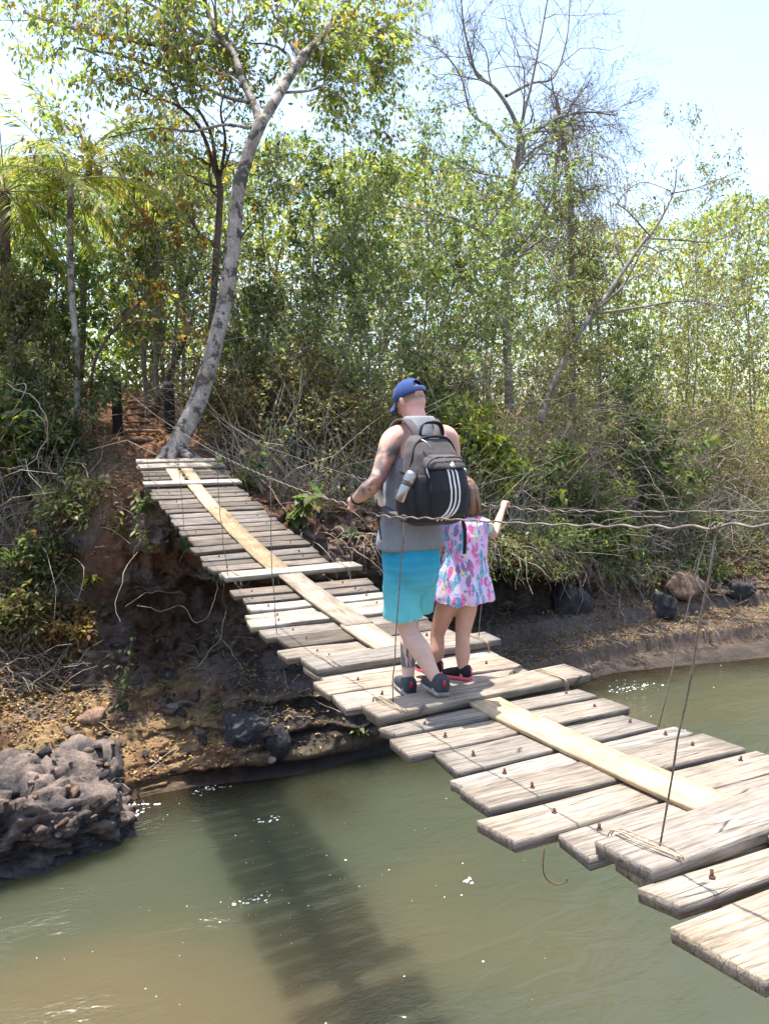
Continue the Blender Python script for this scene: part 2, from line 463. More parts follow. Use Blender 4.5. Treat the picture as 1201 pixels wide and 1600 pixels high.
b1 = t.bump(w1, .34, .10)
patch = t.ramp(t.noise(.55, 2, .5, vec), [(.42, (0, 0, 0)), (.62, (1, 1, 1))])
b2 = t.bump(t.math('MULTIPLY', w2, patch), .55, .04, b1)
sa = t.new('ShaderNodeAttribute'); sa.attribute_name = 'shallow'
tr = t.new('ShaderNodeBsdfTransparent'); tr.inputs[0].default_value = (.62, .52, .34, 1)
gl = t.new('ShaderNodeBsdfGlossy'); gl.inputs['Roughness'].default_value = .05; t.l(b2, gl.inputs['Normal'])
fr = t.new('ShaderNodeFresnel'); fr.inputs[0].default_value = 1.33; t.l(b2, fr.inputs['Normal'])
m1 = t.new('ShaderNodeMixShader'); t.l(fr.outputs[0], m1.inputs[0]); t.l(tr.outputs[0], m1.inputs[1]); t.l(gl.outputs[0], m1.inputs[2])
m2 = t.new('ShaderNodeMixShader'); t.l(sa.outputs['Fac'], m2.inputs[0]); t.l(t.b.outputs[0], m2.inputs[1]); t.l(m1.outputs[0], m2.inputs[2])
t.l(m2.outputs[0], t.out.inputs[0])
me.materials.append(t.m)
tag(obj('water', me), 'murky olive green river water flowing under the bridge', kind='structure')

# foam flecks drifting on the river: too many and too small to count
rg = np.random.default_rng(5)
fm = MB()
def fleck(x, y, r, k):
    a = np.arange(k) * 2 * math.pi / k + rg.random() * 6
    rr = r * (0.6 + .6 * rg.random(k))
    V = np.stack([x + rr * np.cos(a) * 1.4, y + rr * np.sin(a), np.full(k, .005)], 1)
    V = np.concatenate([V, [[x, y, .005 + r * .45]]])
    fm.add(V, None, [[q, (q + 1) % k, k] for q in range(k)])
for (px, py, sx, sy, n) in [(190, 1270, 45, 18, 60), (320, 1235, 35, 20, 26), (405, 1325, 60, 30, 26), (400, 1405, 60, 20, 45), (560, 1340, 70, 60, 40), (700, 1270, 60, 50, 30), (330, 1420, 150, 60, 50),
                            (150, 1480, 150, 60, 30), (300, 1540, 260, 60, 22), (650, 1490, 200, 90, 16), (800, 1340, 110, 45, 18), (1050, 1090, 110, 40, 90), (985, 1075, 40, 16, 70), (640, 1380, 260, 120, 40)]:
    for q in range(int(n * .28)):
        p = atZ(px + rg.normal() * sx, min(1650, max(1040, py + rg.normal() * sy)), 0)
        if p[1] > station([p[0]])[0, 1, 0] - .1: continue
        fleck(p[0], p[1], .003 + .011 * rg.random() ** 4, 5)
for (px, py, n, sp) in [(200, 1262, 60, .22), (325, 1235, 40, .16), (395, 1405, 40, .13), (420, 1280, 24, .1), (730, 1375, 14, .06), (985, 1075, 90, .3), (185, 1275, 50, .2), (840, 1090, 50, .25)]:
    q0 = atZ(px, py, 0)
    for q in range(int(n * .7)):
        fleck(q0[0] + rg.normal() * sp, q0[1] + rg.normal() * sp * .35, .004 + .018 * rg.random() ** 2.5, 6)
t = NT('foam'); t.base((.8, .82, .8)); t.set(.5, .3)
tag(fm.build('foam', t.m, None, True), 'small white foam flecks drifting on the green water', kind='stuff')

# ---------------------------------------------------------------- rocks
def nrm(v):
    return v / (np.linalg.norm(v, axis=-1, keepdims=True) + 1e-9)
def ico(sub):
    import bmesh
    bm = bmesh.new(); bmesh.ops.create_icosphere(bm, subdivisions=sub, radius=1)
    V = np.array([v.co[:] for v in bm.verts]); T = np.array([[v.index for v in f.verts] for f in bm.faces]); bm.free(); return V, T
ICO = {k: ico(k) for k in (1, 2, 3, 4, 5, 6)}

def rock_mesh(name, seed, sub, mat, sc=(1, 1, 1), amp=.35, boxy=.5, fine=.06, freq=1.1, col=None):
    """angular rock: a hull of random planes, roughened"""
    V, T = ICO[sub]; r = np.random.default_rng(seed)
    N = nrm(r.normal(size=(15, 3))); d = .70 + .32 * r.random(15)
    rad = np.full(len(V), 1.25)
    for q in range(15):
        dp = V @ N[q]; rad = np.minimum(rad, np.where(dp > .05, d[q] / np.maximum(dp, .05), 9))
    n = fbm(V * 2.2 + seed * 3.7, 4, seed)
    D = V * (rad * (1 + amp * .28 * n + fine * .7 * fbm(V * 8 + seed, 3, seed + 3)))[:, None] * np.array(sc)
    return mesh_np(name, D, T, mat, sub > 3)

def rock_mat(name, a, b, c_, s=3.0):
    t = NT(name); v = t.coord('Object'); info = t.new('ShaderNodeObjectInfo')
    f = t.noise(s, 7, .68, v); f2 = t.noise(s * 9, 5, .7, v)
    col = t.ramp(f, [(.25, a), (.5, b), (.75, c_)])
    col = t.mix(1.0, col, t.ramp(f2, [(.3, (.6, .6, .6)), (.7, (1.4, 1.38, 1.34))]), 'MULTIPLY')
    vv = t.new('ShaderNodeHueSaturation'); t.l(col, vv.inputs['Color'])
    t.l(t.math('ADD', t.math('MULTIPLY', info.outputs['Random'], .7), .65), vv.inputs['Value'])
    t.base(vv.outputs[0]); t.set(.85, .3)
    b1 = t.bump(f, .8, .05); t.bump(f2, .7, .012, b1)
    return t.m
M_DARKROCK = rock_mat('dark_rock', (.014, .014, .017), (.04, .039, .041), (.10, .09, .082), 5)
t = NT('conglomerate'); v = t.coord('Object'); f = t.noise(6, 7, .7, v); f2 = t.noise(45, 5, .72, v)
cc = t.mix(1.0, t.attr(), t.ramp(f, [(.28, (.45, .45, .46)), (.7, (1.5, 1.45, 1.4))]), 'MULTIPLY')
t.base(t.mix(1.0, cc, t.ramp(f2, [(.3, (.5, .5, .5)), (.7, (1.5, 1.48, 1.45))]), 'MULTIPLY')); t.set(.85, .3)
b1 = t.bump(f, .9, .06); t.bump(f2, .9, .018, b1); M_CONG = t.m
M_STONE = rock_mat('pebble_stone', (.12, .08, .062), (.21, .15, .12), (.31, .245, .21), 4)
M_GREYSTONE = rock_mat('grey_stone', (.09, .083, .08), (.18, .168, .16), (.32, .30, .285), 4)
M_REDROCK = rock_mat('brown_rock', (.07, .045, .033), (.17, .105, .07), (.30, .20, .14), 3)

# the conglomerate block in the water at the left
cong = empty('conglomerate_rock', (-.9, 10.35, .0), 'dark grey conglomerate rock studded with reddish pebbles, in the water at the left', 'rock')
V, T = ICO[6]
m = np.abs(V).max(1)[:, None]; D = V * .35 + .65 * V / m * .86
n = fbm(V * 1.5 + 3, 5, 4); fn = fbm(V * 14, 4, 12)
D = D * (1 + .26 * n)[:, None] * np.array([2.15, 1.05, .74])
q1, q2, qv = worley(D * 3.6, 3); e1, e2, ev = worley(D * 9.5, 9)
D += nrm(V * np.array([.5, 1, 1.2])) * (.22 * (qv - .5) + .13 * (ev - .5) - .05 * np.exp(-((q2 - q1) / .06) ** 2) - .03 * np.exp(-((e2 - e1) / .08) ** 2) + .03 * fn)[:, None]
D[:, 2] += .28 - .10 * (D[:, 0] - 0)   # lower to the right
D[:, 1] += .16 * smooth(0, 1.5, D[:, 0])
cq = lerp(np.tile(np.array([.055, .052, .055]), (len(D), 1)), np.array([.165, .13, .112]), smooth(.45, .8, qv * .6 + ev * .5) * smooth(-.2, .5, D[:, 2])); cq *= (1 + .5 * fn)[:, None]
obj('body', mesh_np('rock_body', D, T, M_CONG, False, np.clip(cq, .01, .9)), cong)
stones = [rock_mesh('stone', 40 + k, 2, [M_STONE, M_REDROCK, M_DARKROCK, M_GREYSTONE][k % 4], (1, .8, .6), .5, .6, .05) for k in range(8)]
rg = np.random.default_rng(11)
up = D[(D[:, 2] > .35) & (D[:, 0] > -1.0)]
low = D[(D[:, 1] < -.2) & (D[:, 2] > .0) & (D[:, 0] > -1.0)]
for q in range(250):
    src = up if q < 190 else low
    p = src[rg.integers(len(src))]
    s = (.025 + .09 * rg.random() ** 2.2) * (1.0 if q < 190 else .75)
    obj('stone', stones[rg.integers(8)], cong, p + np.array([0, -s * .1, s * .12]), (rg.random() * .8, rg.random() * .8, rg.random() * 6), (s * 1.3, s, s))

bpy.context.view_layer.update()
def on_bank(px, py, Y, lift=0.0):
    """where the sight line through a pixel meets the bank (else the point at depth Y)"""
    ok_, loc_, nn_, _ = bank.ray_cast(Vector(CAMP), Vector(ray(px, py)).normalized())
    return (np.array(loc_) if ok_ else atY(px, py, Y)) + np.array([0, 0, lift])
def boulder(name, label, loc, sc, seed, mat, rot=0, amp=.35, boxy=.5, group=None, sub=4):
    o = obj(name, rock_mesh(name, seed, sub, mat, sc, amp, boxy, .22 if sub == 5 else .09), None, loc, (0, 0, rot))
    return tag(o, label, 'rock', group)
boulder('boulder', 'large wet black boulder at the water edge below the bridge', on_bank(388, 1150, 10.75) + np.array([0, .1, -.08]), (.44, .40, .44), 3, M_DARKROCK, .4, .6, .65, sub=5)
boulder('boulder', 'small black rock at the water just right of the large black boulder', on_bank(432, 1165, 10.7), (.17, .2, .24), 5, M_DARKROCK, .4, .3, .3, sub=3)
boulder('boulder', 'little red stone at the waterline beside the black boulder', on_bank(424, 1186, 10.45), (.07, .06, .06), 6, M_STONE, 0, .2, .1, sub=3)
boulder('rock_ledge', 'pale crusty conglomerate rock jutting out under the bridge planks', on_bank(505, 1030, 10.9) + np.array([.2, .2, .05]), (.62, .5, .45), 14, M_GREYSTONE, .2, 1.1, .5, sub=5)
boulder('boulder', 'brown angular boulder on the bank above the pebbly rock', on_bank(142, 1118, 11.5), (.22, .2, .13), 17, M_REDROCK, .5, .3, .6, sub=3)
boulder('boulder', 'bluish grey block below the dark hollow in the bank', on_bank(265, 1057, 12.0), (.16, .15, .15), 18, M_DARKROCK, .5, .25, .6, sub=3)
boulder('boulder', 'flat grey stone beside the leafy sprig on the lower bank', on_bank(270, 1105, 11.6), (.13, .12, .08), 19, M_GREYSTONE, .5, .25, .6, sub=3)
boulder('boulder', 'round reddish stone on the eroded bank at the left edge', on_bank(37, 965, 12.0), (.20, .17, .13), 20, M_STONE, .1, .25, .3, sub=3)
boulder('boulder', 'pale stone beside the round reddish stone at left', on_bank(68, 985, 11.9), (.10, .09, .09), 21, M_GREYSTONE, .1, .25, .3, sub=3)
boulder('boulder', 'grey jagged rock under the overhanging vines on the right bank', on_bank(890, 935, 14.2), (.55, .4, .42), 25, M_DARKROCK, .1, .45, .5)
boulder('boulder', 'blue grey boulder on the sunlit rock shelf at right', on_bank(1038, 950, 14.0), (.42, .36, .34), 27, M_DARKROCK, .6, .4, .5)
boulder('boulder', 'mossy brown boulder behind the blue grey boulder', on_bank(1062, 915, 14.5), (.6, .45, .38), 28, M_REDROCK, .2, .4, .5)
boulder('boulder', 'grey rock at the right picture edge above the shelf', on_bank(1150, 925, 14.8), (.42, .36, .3), 29, M_DARKROCK, .2, .4, .5)
rg = np.random.default_rng(77)
bs = [rock_mesh('bank_stone', 60 + k, 2, [M_REDROCK, M_REDROCK, M_DARKROCK, M_STONE][k % 4], (1, .8, .55), .55, .75) for k in range(8)]
def loose(px, py, Y, s, label, group):
    o = obj('bank_stone', bs[rg.integers(8)], None, on_bank(px, py, Y), (rg.random(), rg.random(), rg.random() * 6), (s, s, s))
    tag(o, label, 'stone', group)
def loose_on(x, z, s, label, group):
    k = np.argmin((P_bank[:, 0] - x) ** 2 + (P_bank[:, 2] - z) ** 2 + 9 * (v_bank > 8.2) + 9 * (v_bank < 1.2) + 9 * (no_up < .3))
    o = obj('bank_stone', bs[rg.integers(8)], None, P_bank[k] + np.array([0, -.01, s * .1]), (rg.random() * .6, rg.random() * .6, rg.random() * 6), (s * 1.2, s, s))
    tag(o, label, 'stone', group)
no_up = np.empty(len(P_bank) * 3, np.float32); bank.data.vertices.foreach_get('normal', no_up); no_up = no_up.reshape(-1, 3)[:, 2]
for q in range(60):
    loose_on(-.9 + 2.2 * rg.random(), 1.2 + 1.3 * rg.random(), .04 + .10 * rg.random() ** 2, 'small loose stone in the pile at the left edge of the bank', 'stones piled on the left bank')
for q in range(60):
    loose_on(-.2 + 2.6 * rg.random(), .35 + .9 * rg.random(), .03 + .09 * rg.random() ** 2, 'small loose stone on the brown rock slope below the dark hollow', 'stones on the lower bank slope')
for q in range(26):
    loose(560 + rg.normal() * 45, 850 + rg.normal() * 30, 12.2, .05 + .09 * rg.random(), 'small pale stone in the bank face behind the bridge, left of the man', 'stones in the bank face behind the bridge')
for q in range(20):
    loose(1010 + rg.normal() * 90, 940 + rg.normal() * 18, 14.2, .05 + .09 * rg.random(), 'small stone at the back of the right rock shelf', 'stones on the right rock shelf')
# ================================================================ THE FOOTBRIDGE
def deck_z(y):
    return 3.77 + (0.0148 if y > 4.9 else 0.021) * (y - 4.9) ** 2
def deck_slope(y):
    return 2 * (0.0148 if y > 4.9 else 0.021) * (y - 4.9)

def wood_mat(name, a, b, c_, crack=1.0, stretch=(2.2, 30, 30)):
    t = NT(name); info = t.new('ShaderNodeObjectInfo')
    off = t.new('ShaderNodeCombineXYZ'); t.l(t.math('MULTIPLY', info.outputs['Random'], 37.0), off.inputs[0]); t.l(t.math('MULTIPLY', info.outputs['Random'], 91.0), off.inputs[1])
    vec = t.coord('Object', stretch, off.outputs[0])
    g = t.noise(1.6, 7, .66, vec, .5)
    v2 = t.coord('Object', (stretch[0] * .9, stretch[1] * 3, stretch[2] * 3), off.outputs[0]); g2 = t.noise(2.2, 4, .7, v2, .3)
    blot = t.noise(4.5, 4, .6, t.coord('Object', (1, 1, 1), off.outputs[0]))
    col = t.ramp(g, [(.28, a), (.47, b), (.72, c_)])
    col = t.mix(1.0, col, t.ramp(g2, [(.30, (.45, .43, .42)), (.52, (1.03, 1.02, 1.0)), (.75, (1.15, 1.14, 1.12))]), 'MULTIPLY')
    col = t.mix(1.0, col, t.ramp(blot, [(.32, (.72, .71, .70)), (.6, (1.08, 1.07, 1.05))]), 'MULTIPLY')
    vv = t.new('ShaderNodeHueSaturation'); t.l(col, vv.inputs['Color'])
    t.l(t.math('ADD', t.math('MULTIPLY', info.outputs['Random'], .62), .66), vv.inputs['Value'])
    r2 = t.new('ShaderNodeMath'); r2.operation = 'FRACT'; t.l(t.math('MULTIPLY', info.outputs['Random'], 17.31), r2.inputs[0])
    t.l(t.math('ADD', t.math('MULTIPLY', r2.outputs[0], .5), .7), vv.inputs['Saturation'])
    # drying cracks along the grain
    vo = t.new('ShaderNodeTexVoronoi'); vo.feature = 'DISTANCE_TO_EDGE'; vo.inputs['Scale'].default_value = 1.0
    t.l(t.coord('Object', (.9, 16, 16), off.outputs[0]), vo.inputs['Vector'])
    ck = t.math('MULTIPLY', t.ramp(vo.outputs['Distance'], [(.0, (1, 1, 1)), (.018, (0, 0, 0))]), t.ramp(blot, [(.46, (0, 0, 0)), (.60, (1, 1, 1))]))
    ck = t.math('MULTIPLY', ck, crack)
    t.base(t.mix(ck, vv.outputs[0], (.035, .028, .024))); t.set(.85, .2)
    hh = t.math('SUBTRACT', t.math('ADD', g, t.math('MULTIPLY', g2, .6)), t.math('MULTIPLY', ck, 1.5))
    t.bump(hh, .55, .008)
    return t.m
M_OLD = wood_mat('weathered_plank_wood', (.09, .07, .055), (.28, .238, .195), (.43, .375, .318))
M_OLD2 = wood_mat('grey_shaded_plank_wood', (.05, .041, .035), (.135, .113, .095), (.24, .207, .178))  # darker copy of the plank wood, with tree shade put into its colour
M_TAN = wood_mat('tan_board_wood', (.30, .225, .145), (.415, .32, .215), (.49, .395, .28), .25, (1.6, 14, 14))
M_CHAR = wood_mat('charred_post_wood', (.012, .010, .010), (.035, .029, .026), (.10, .085, .075), .8, (25, 25, 2))
M_STEEL = simple_mat('rusty_wire', (.17, .14, .115), .6, .4, .35, .45, 40)
M_BOLT = simple_mat('rusty_bolt', (.12, .06, .04), .7, .4, .4, .35, 60)
M_ROPE = simple_mat('tie_wire', (.33, .25, .17), .8, .2, 0, .3, 60)

bridge = empty('suspension_footbridge', (2.25, 0, 0), 'worn hanging plank footbridge with wavy wire handrails across the green river', 'footbridge')
BX = 2.25
rg = np.random.default_rng(21)

def plank_mesh(L, Wd, T, seed, taper=.012, jag=.006, nseg=9):
    """board lying along X with slightly uneven edges, centred in plan, top face at z=0"""
    r = np.random.default_rng(seed)
    x = np.linspace(-L / 2, L / 2, nseg)
    def wob(a): return np.convolve(r.normal(size=nseg + 2), [.25, .5, .25], 'valid') * a
    y0 = -Wd / 2 + wob(jag) + taper * r.normal() * x; y1 = Wd / 2 + wob(jag) + taper * r.normal() * x
    bow = wob(.004); b = .006
    rows = []
    for k in range(nseg):
        e0 = x[k] + (r.normal() * .006 if k in (0, nseg - 1) else 0); e1 = x[k] + (r.normal() * .012 if k in (0, nseg - 1) else 0)
        rows += [(e0, y0[k] + b, bow[k]), (e1, y1[k] - b, bow[k]), (e1, y1[k], bow[k] - b), (e1, y1[k] - .003, bow[k] - T), (e0, y0[k] + .003, bow[k] - T), (e0, y0[k], bow[k] - b)]
    Q = []
    for k in range(nseg - 1):
        for q in range(6):
            a = k * 6 + q; c = k * 6 + (q + 1) % 6
            Q.append([a, a + 6, c + 6, c])
    V = np.array(rows)
    m = (nseg - 1) * 6
    Q += [[0, 1, 2, 5], [2, 3, 4, 5], [m + 1, m, m + 5, m + 2], [m + 2, m + 5, m + 4, m + 3]]
    return V, np.array(Q)

# measured planks: back Y, front Y, X left, X right, on top?
PL = [
 (12.76, 12.60, 1.57, 2.84, 2), (12.50, 12.30, 1.60, 2.90, 2), (11.55, 11.37, 1.52, 2.93, 2),
 (7.30, 7.10, 1.65, 3.06, 2), (4.68, 4.44, 1.60, 3.00, 2), (3.745, 3.50, 1.59, 3.00, 2), (1.88, 1.64, 1.64, 3.02, 2),
 (4.33, 4.07, 1.545, 2.90, 0), (4.04, 3.81, 1.545, 2.86, 0), (3.78, 3.47, 1.66, 2.86, 0), (3.42, 3.30, 1.60, 2.86, 0), (3.25, 3.05, 1.54, 2.90, 0),
 (2.98, 2.77, 1.65, 2.81, 0), (2.69, 2.60, 1.59, 2.89, 0), (2.57, 2.345, 1.545, 2.90, 0), (2.28, 2.10, 1.50, 2.92, 0), (2.03, 1.85, 1.61, 2.90, 0),
 (1.80, 1.64, 1.68, 2.85, 0), (1.58, 1.475, 1.615, 2.88, 0), (1.45, 1.13, 1.54, 2.95, 0), (1.06, .86, 1.57, 2.9, 0), (.80, .58, 1.6, 2.9, 0), (.52, .3, 1.55, 2.9, 0), (.24, .02, 1.6, 2.9, 0),
 (-.05, -.28, 1.58, 2.9, 0), (-.34, -.55, 1.6, 2.9, 0), (-.6, -.85, 1.55, 2.95, 0),
 (5.09, 4.89, 1.55, 2.92, 0), (4.85, 4.72, 1.62, 2.95, 0), (4.69, 4.36, 1.62, 2.9, 0), (5.37, 5.13, 1.65, 2.90, 0), (5.60, 5.43, 1.575, 2.93, 0), (5.91, 5.72, 1.525, 2.9, 0), (6.12, 5.95, 1.60, 2.95, 0), (6.28, 6.14, 1.64, 2.92, 0),
 (6.57, 6.44, 1.67, 2.95, 0), (6.84, 6.65, 1.635, 2.98, 0),
]
ys = [7.32, 7.57, 7.82, 8.01, 8.32, 8.61, 8.86, 9.07, 9.32, 9.53, 9.71, 9.89, 10.11, 10.31, 10.56, 10.84, 11.02, 11.22, 11.42, 11.62, 11.82, 12.02, 12.22, 12.42]
for k, y in enumerate(ys):
    w = min((ys[k + 1] - y if k + 1 < len(ys) else .2) * rg.uniform(.72, .86), .2)
    PL.append((y + w, y, 1.635 + rg.normal() * .02 - (.05 if y > 10.3 else 0), 2.90 + rg.normal() * .035, 0))
k = 0
planks = []
fronts = sorted(f for (_, f, _, _, l_) in PL if not l_)
for (yb, yf, xl, xr, lay) in PL:
    if not lay and yb < 7.0:
        nx_f = [f for f in fronts if f > yf + .02]
        if nx_f: yb = max(yb, min(yb + .04, nx_f[0] - .022))
    yc = (yb + yf) / 2; L = xr - xl; W = yb - yf
    T = (.048 if lay else .045) * (1 if W > .12 else .85)
    V, Q = plank_mesh(L, W, T, 300 + k, .010 if lay else .016, .005)
    far = yc > 6.4
    jit = rg.normal() * .006
    z = deck_z(yc) + (0.058 if lay else 0) + jit * (0 if lay else 1)
    me = mesh_np('plank', V, Q, M_OLD2 if (far and not lay) or k in (30,) else M_OLD, False)  # far planks take the darker copy, standing in for tree shade
    o = obj('plank', me, bridge, ((xl + xr) / 2 - BX, yc, z), (math.atan(deck_slope(yc)) + rg.normal() * .012, rg.normal() * .006, rg.normal() * .010 if far else (math.radians(1.3) if lay else rg.normal() * .004)))
    planks.append((o, yc, z, xl, xr, lay, W)); k += 1
# long tan walking boards laid end to end along the middle
def run_board(y0, y1, x0, x1, lift=.030, T=.026, mat=None, name='walking_board'):
    n = max(4, int((y1 - y0) / .25)); yy = np.linspace(y0, y1, n)
    r = np.random.default_rng(int(abs(y0) * 100)); V = []; Q = []
    for q, y in enumerate(yy):
        z = deck_z(y) + lift + r.normal() * .0015; a = x0 - BX + r.normal() * .003; b = x1 - BX + r.normal() * .003
        V += [(a, y, z), (b, y, z), (b, y, z - T), (a, y, z - T)]
        if q: 
            s = q * 4
            Q += [[s - 4 + e, s - 4 + (e + 1) % 4, s + (e + 1) % 4, s + e] for e in range(4)]
    Q += [[0, 3, 2, 1], [len(V) - 4, len(V) - 3, len(V) - 2, len(V) - 1]]
    V = np.array(V); yc = (y0 + y1) / 2; V[:, 1] -= yc
    # turn so that the grain runs along local X
    VV = np.stack([V[:, 1], -V[:, 0], V[:, 2]], 1)
    o = obj(name, mesh_np(name, VV, np.array(Q)[:, ::-1], mat or M_TAN, False), bridge, (0, yc, 0), (0, 0, R(90)))
    return o
run_board(-.8, 1.75, 2.16, 2.38)
run_board(1.80, 3.62, 2.15, 2.345)
run_board(3.66, 4.62, 2.22, 2.42)
run_board(4.50, 5.42, 2.15, 2.38)
run_board(5.36, 7.24, 2.17, 2.40, .040)
run_board(7.14, 10.15, 2.15, 2.37)
run_board(10.10, 11.48, 2.13, 2.33, .036)
run_board(11.42, 12.4, 1.97, 2.15)
run_board(11.42, 12.4, 2.205, 2.38)

# bolts through the planks
bm_ = MB(); bm_.tube([(0, 0, 0), (0, 0, .022)], .0058, 6); bm_.tube([(0, 0, 0), (0, 0, .007)], .0105, 6)
bolt_me = bm_.mesh('bolt', M_BOLT, False)
for (o, yc, z, xl, xr, lay, W) in planks:
    if lay or W < .09: continue
    for xb in (1.80, 2.72):
        if rg.random() < (.95 if yc < 7 else .5):
            L_ = xb + rg.normal() * .02 - (xl + xr) / 2
            obj('bolt', bolt_me, o, (L_, rg.normal() * .02, -.002), (rg.normal() * .08, rg.normal() * .08, 0), (1, 1, .7 + .6 * rg.random()))
# carrying cables and stringers beneath the planks
for xb in (1.80, 2.72):
    yy = np.linspace(-2, 15.6, 60)
    m = MB(); m.tube([(xb - BX, y, (deck_z(min(y, 12.6)) + (y - 12.6 if y > 12.6 else 0) * .13) - .066) for y in yy], .011, 6)
    m.build('carrying_cable', M_STEEL, bridge)
for xb in (1.9, 2.6):
    m = MB()
    yy = np.linspace(11.2, 13.0, 5)
    m.tube([(xb - BX, y, deck_z(y) - .13) for y in yy], .05, 7); m.build('support_log', M_OLD2, bridge)

# handrail wires
RAIL_L = [(-2.2, 1.72, 5.45), (0.6, 1.69, 5.19), (1.33, 1.69, 5.13), (1.56, 1.69, 5.095), (2.27, 1.69, 5.015), (3.02, 1.69, 4.945), (3.65, 1.69, 4.885), (4.08, 1.69, 4.895), (5.2, 1.66, 4.93), (7.2, 1.62, 5.07), (10.4, 1.58, 5.42), (13.2, 1.60, 5.78), (16.0, 1.70, 6.13)]
RAIL_R = [(-2.2, 2.95, 5.4), (1.0, 2.93, 5.14), (2.35, 2.93, 4.99), (3.1, 2.93, 4.905), (4.0, 2.92, 4.815), (4.35, 2.92, 4.81), (4.8, 2.93, 4.78), (7.0, 2.95, 4.82), (9.2, 2.92, 4.96), (10.8, 2.90, 5.12), (13.5, 2.85, 5.6), (16.0, 2.72, 6.12)]
def rail(P, seed):
    A = spline(np.array(P)[:, [1, 0, 2]], 1500)
    s = np.concatenate([[0], np.cumsum(np.linalg.norm(np.diff(A, axis=0), axis=1))])
    r = np.random.default_rng(seed)
    ph = s * 2 * math.pi / .145 + 1.2 * np.sin(s * 1.7)
    amp = .0052 * (.75 + .35 * np.sin(s * 2.3)) * (1 - smooth(8, 12, s) * .4)
    m = MB()
    B = A.copy(); B[:, 2] += amp * np.sin(ph); B[:, 0] += amp * .6 * np.cos(ph); B[:, 0] -= BX
    m.tube(B, .0043 * (1 - .25 * smooth(6, 10, s)), 6)
    return m.build('handrail_wire', M_STEEL, bridge), A
_, AL = rail(RAIL_L, 1)
_, AR = rail(RAIL_R, 2)
def rail_at(A, y): return np.array([np.interp(y, A[:, 1], A[:, q]) for q in range(3)])

# hanger wires between handrail and planks
def hanger(A, ytop, xb, yb, lay=1, r=.0035, bow=.02):
    p = rail_at(A, ytop); q = np.array([xb, yb, deck_z(yb) + (.058 if lay else 0)])
    u = np.linspace(0, 1, 9)[:, None]
    rr = np.random.default_rng(int(abs(ytop * 100) + xb * 10))
    C_ = p * (1 - u) + q * u + np.array([bow, bow, 0]) * np.sin(u * math.pi) * rr.normal() + rr.normal(size=(9, 3)) * .003
    C_[:, 0] -= BX
    m = MB(); m.tube(C_, r, 5)
    a = np.linspace(0, 4 * math.pi, 26)
    m.tube(np.stack([p[0] - BX + .013 * np.cos(a), p[1] + np.linspace(-.02, .02, 26), p[2] + .013 * np.sin(a)], 1), .0028, 4)
    m.build('hanger_wire', M_STEEL, bridge)
hanger(AL, 1.49, 1.77, 1.72); hanger(AL, 3.40, 1.74, 3.63); hanger(AL, 5.55, 1.66, 5.5, 0); hanger(AL, 7.2, 1.70, 7.2); hanger(AL, 9.2, 1.68, 9.3, 0); hanger(AL, 11.4, 1.6, 11.45)
hanger(AR, 2.62, 2.78, 2.74, 0); hanger(AR, 4.52, 2.86, 4.55); hanger(AR, 7.1, 2.97, 7.2); hanger(AR, 7.95, 2.9, 8.1, 0); hanger(AR, 9.3, 2.86, 9.4, 0); hanger(AR, 11.3, 2.88, 11.45); hanger(AR, 1.7, 2.9, 1.75)
# wire ties holding the upper cross planks down
def tie(x, yb, yf, zoff=.062):
    m = MB(); r = np.random.default_rng(int(x * 100 + yb * 10))
    for k in range(3):
        dx = r.normal() * .012
        yy = np.array([yb + .02, yb, (yb + yf) / 2, yf, yf - .006, yf - .004])
        zz = np.array([deck_z(yb) - .02, deck_z(yb) + zoff + .003, deck_z((yb + yf) / 2) + zoff + .007 + .004 * k, deck_z(yf) + zoff + .003, deck_z(yf) + zoff - .03, deck_z(yf) - .04])
        xx = x - BX + dx + np.linspace(-.03, .03, 6) + r.normal(size=6) * .006
        m.tube(spline(np.stack([xx, yy, zz], 1), 16), .0028, 4)
    m.build('wire_tie', M_ROPE, bridge)
for (x, yb, yf) in [(1.74, 1.88, 1.64), (1.72, 3.745, 3.50), (2.80, 3.745, 3.50), (1.72, 4.68, 4.44), (2.86, 4.68, 4.44), (1.78, 7.30, 7.10), (2.9, 7.30, 7.10), (1.7, 11.55, 11.37), (2.8, 11.55, 11.37)]:
    tie(x, yb, yf)
# loose wire end under the deck edge
m = MB(); q0 = np.array([1.58 - BX, 2.06, deck_z(2.06) - .03])
m.tube(spline([q0, q0 + (-.02, -.02, -.06), q0 + (-.015, -.03, -.10), q0 + (.01, -.05, -.12), (q0 + (.04, -.07, -.11)), q0 + (.045, -.07, -.095)], 20), .0025, 4)
m.build('loose_wire', M_BOLT, bridge)

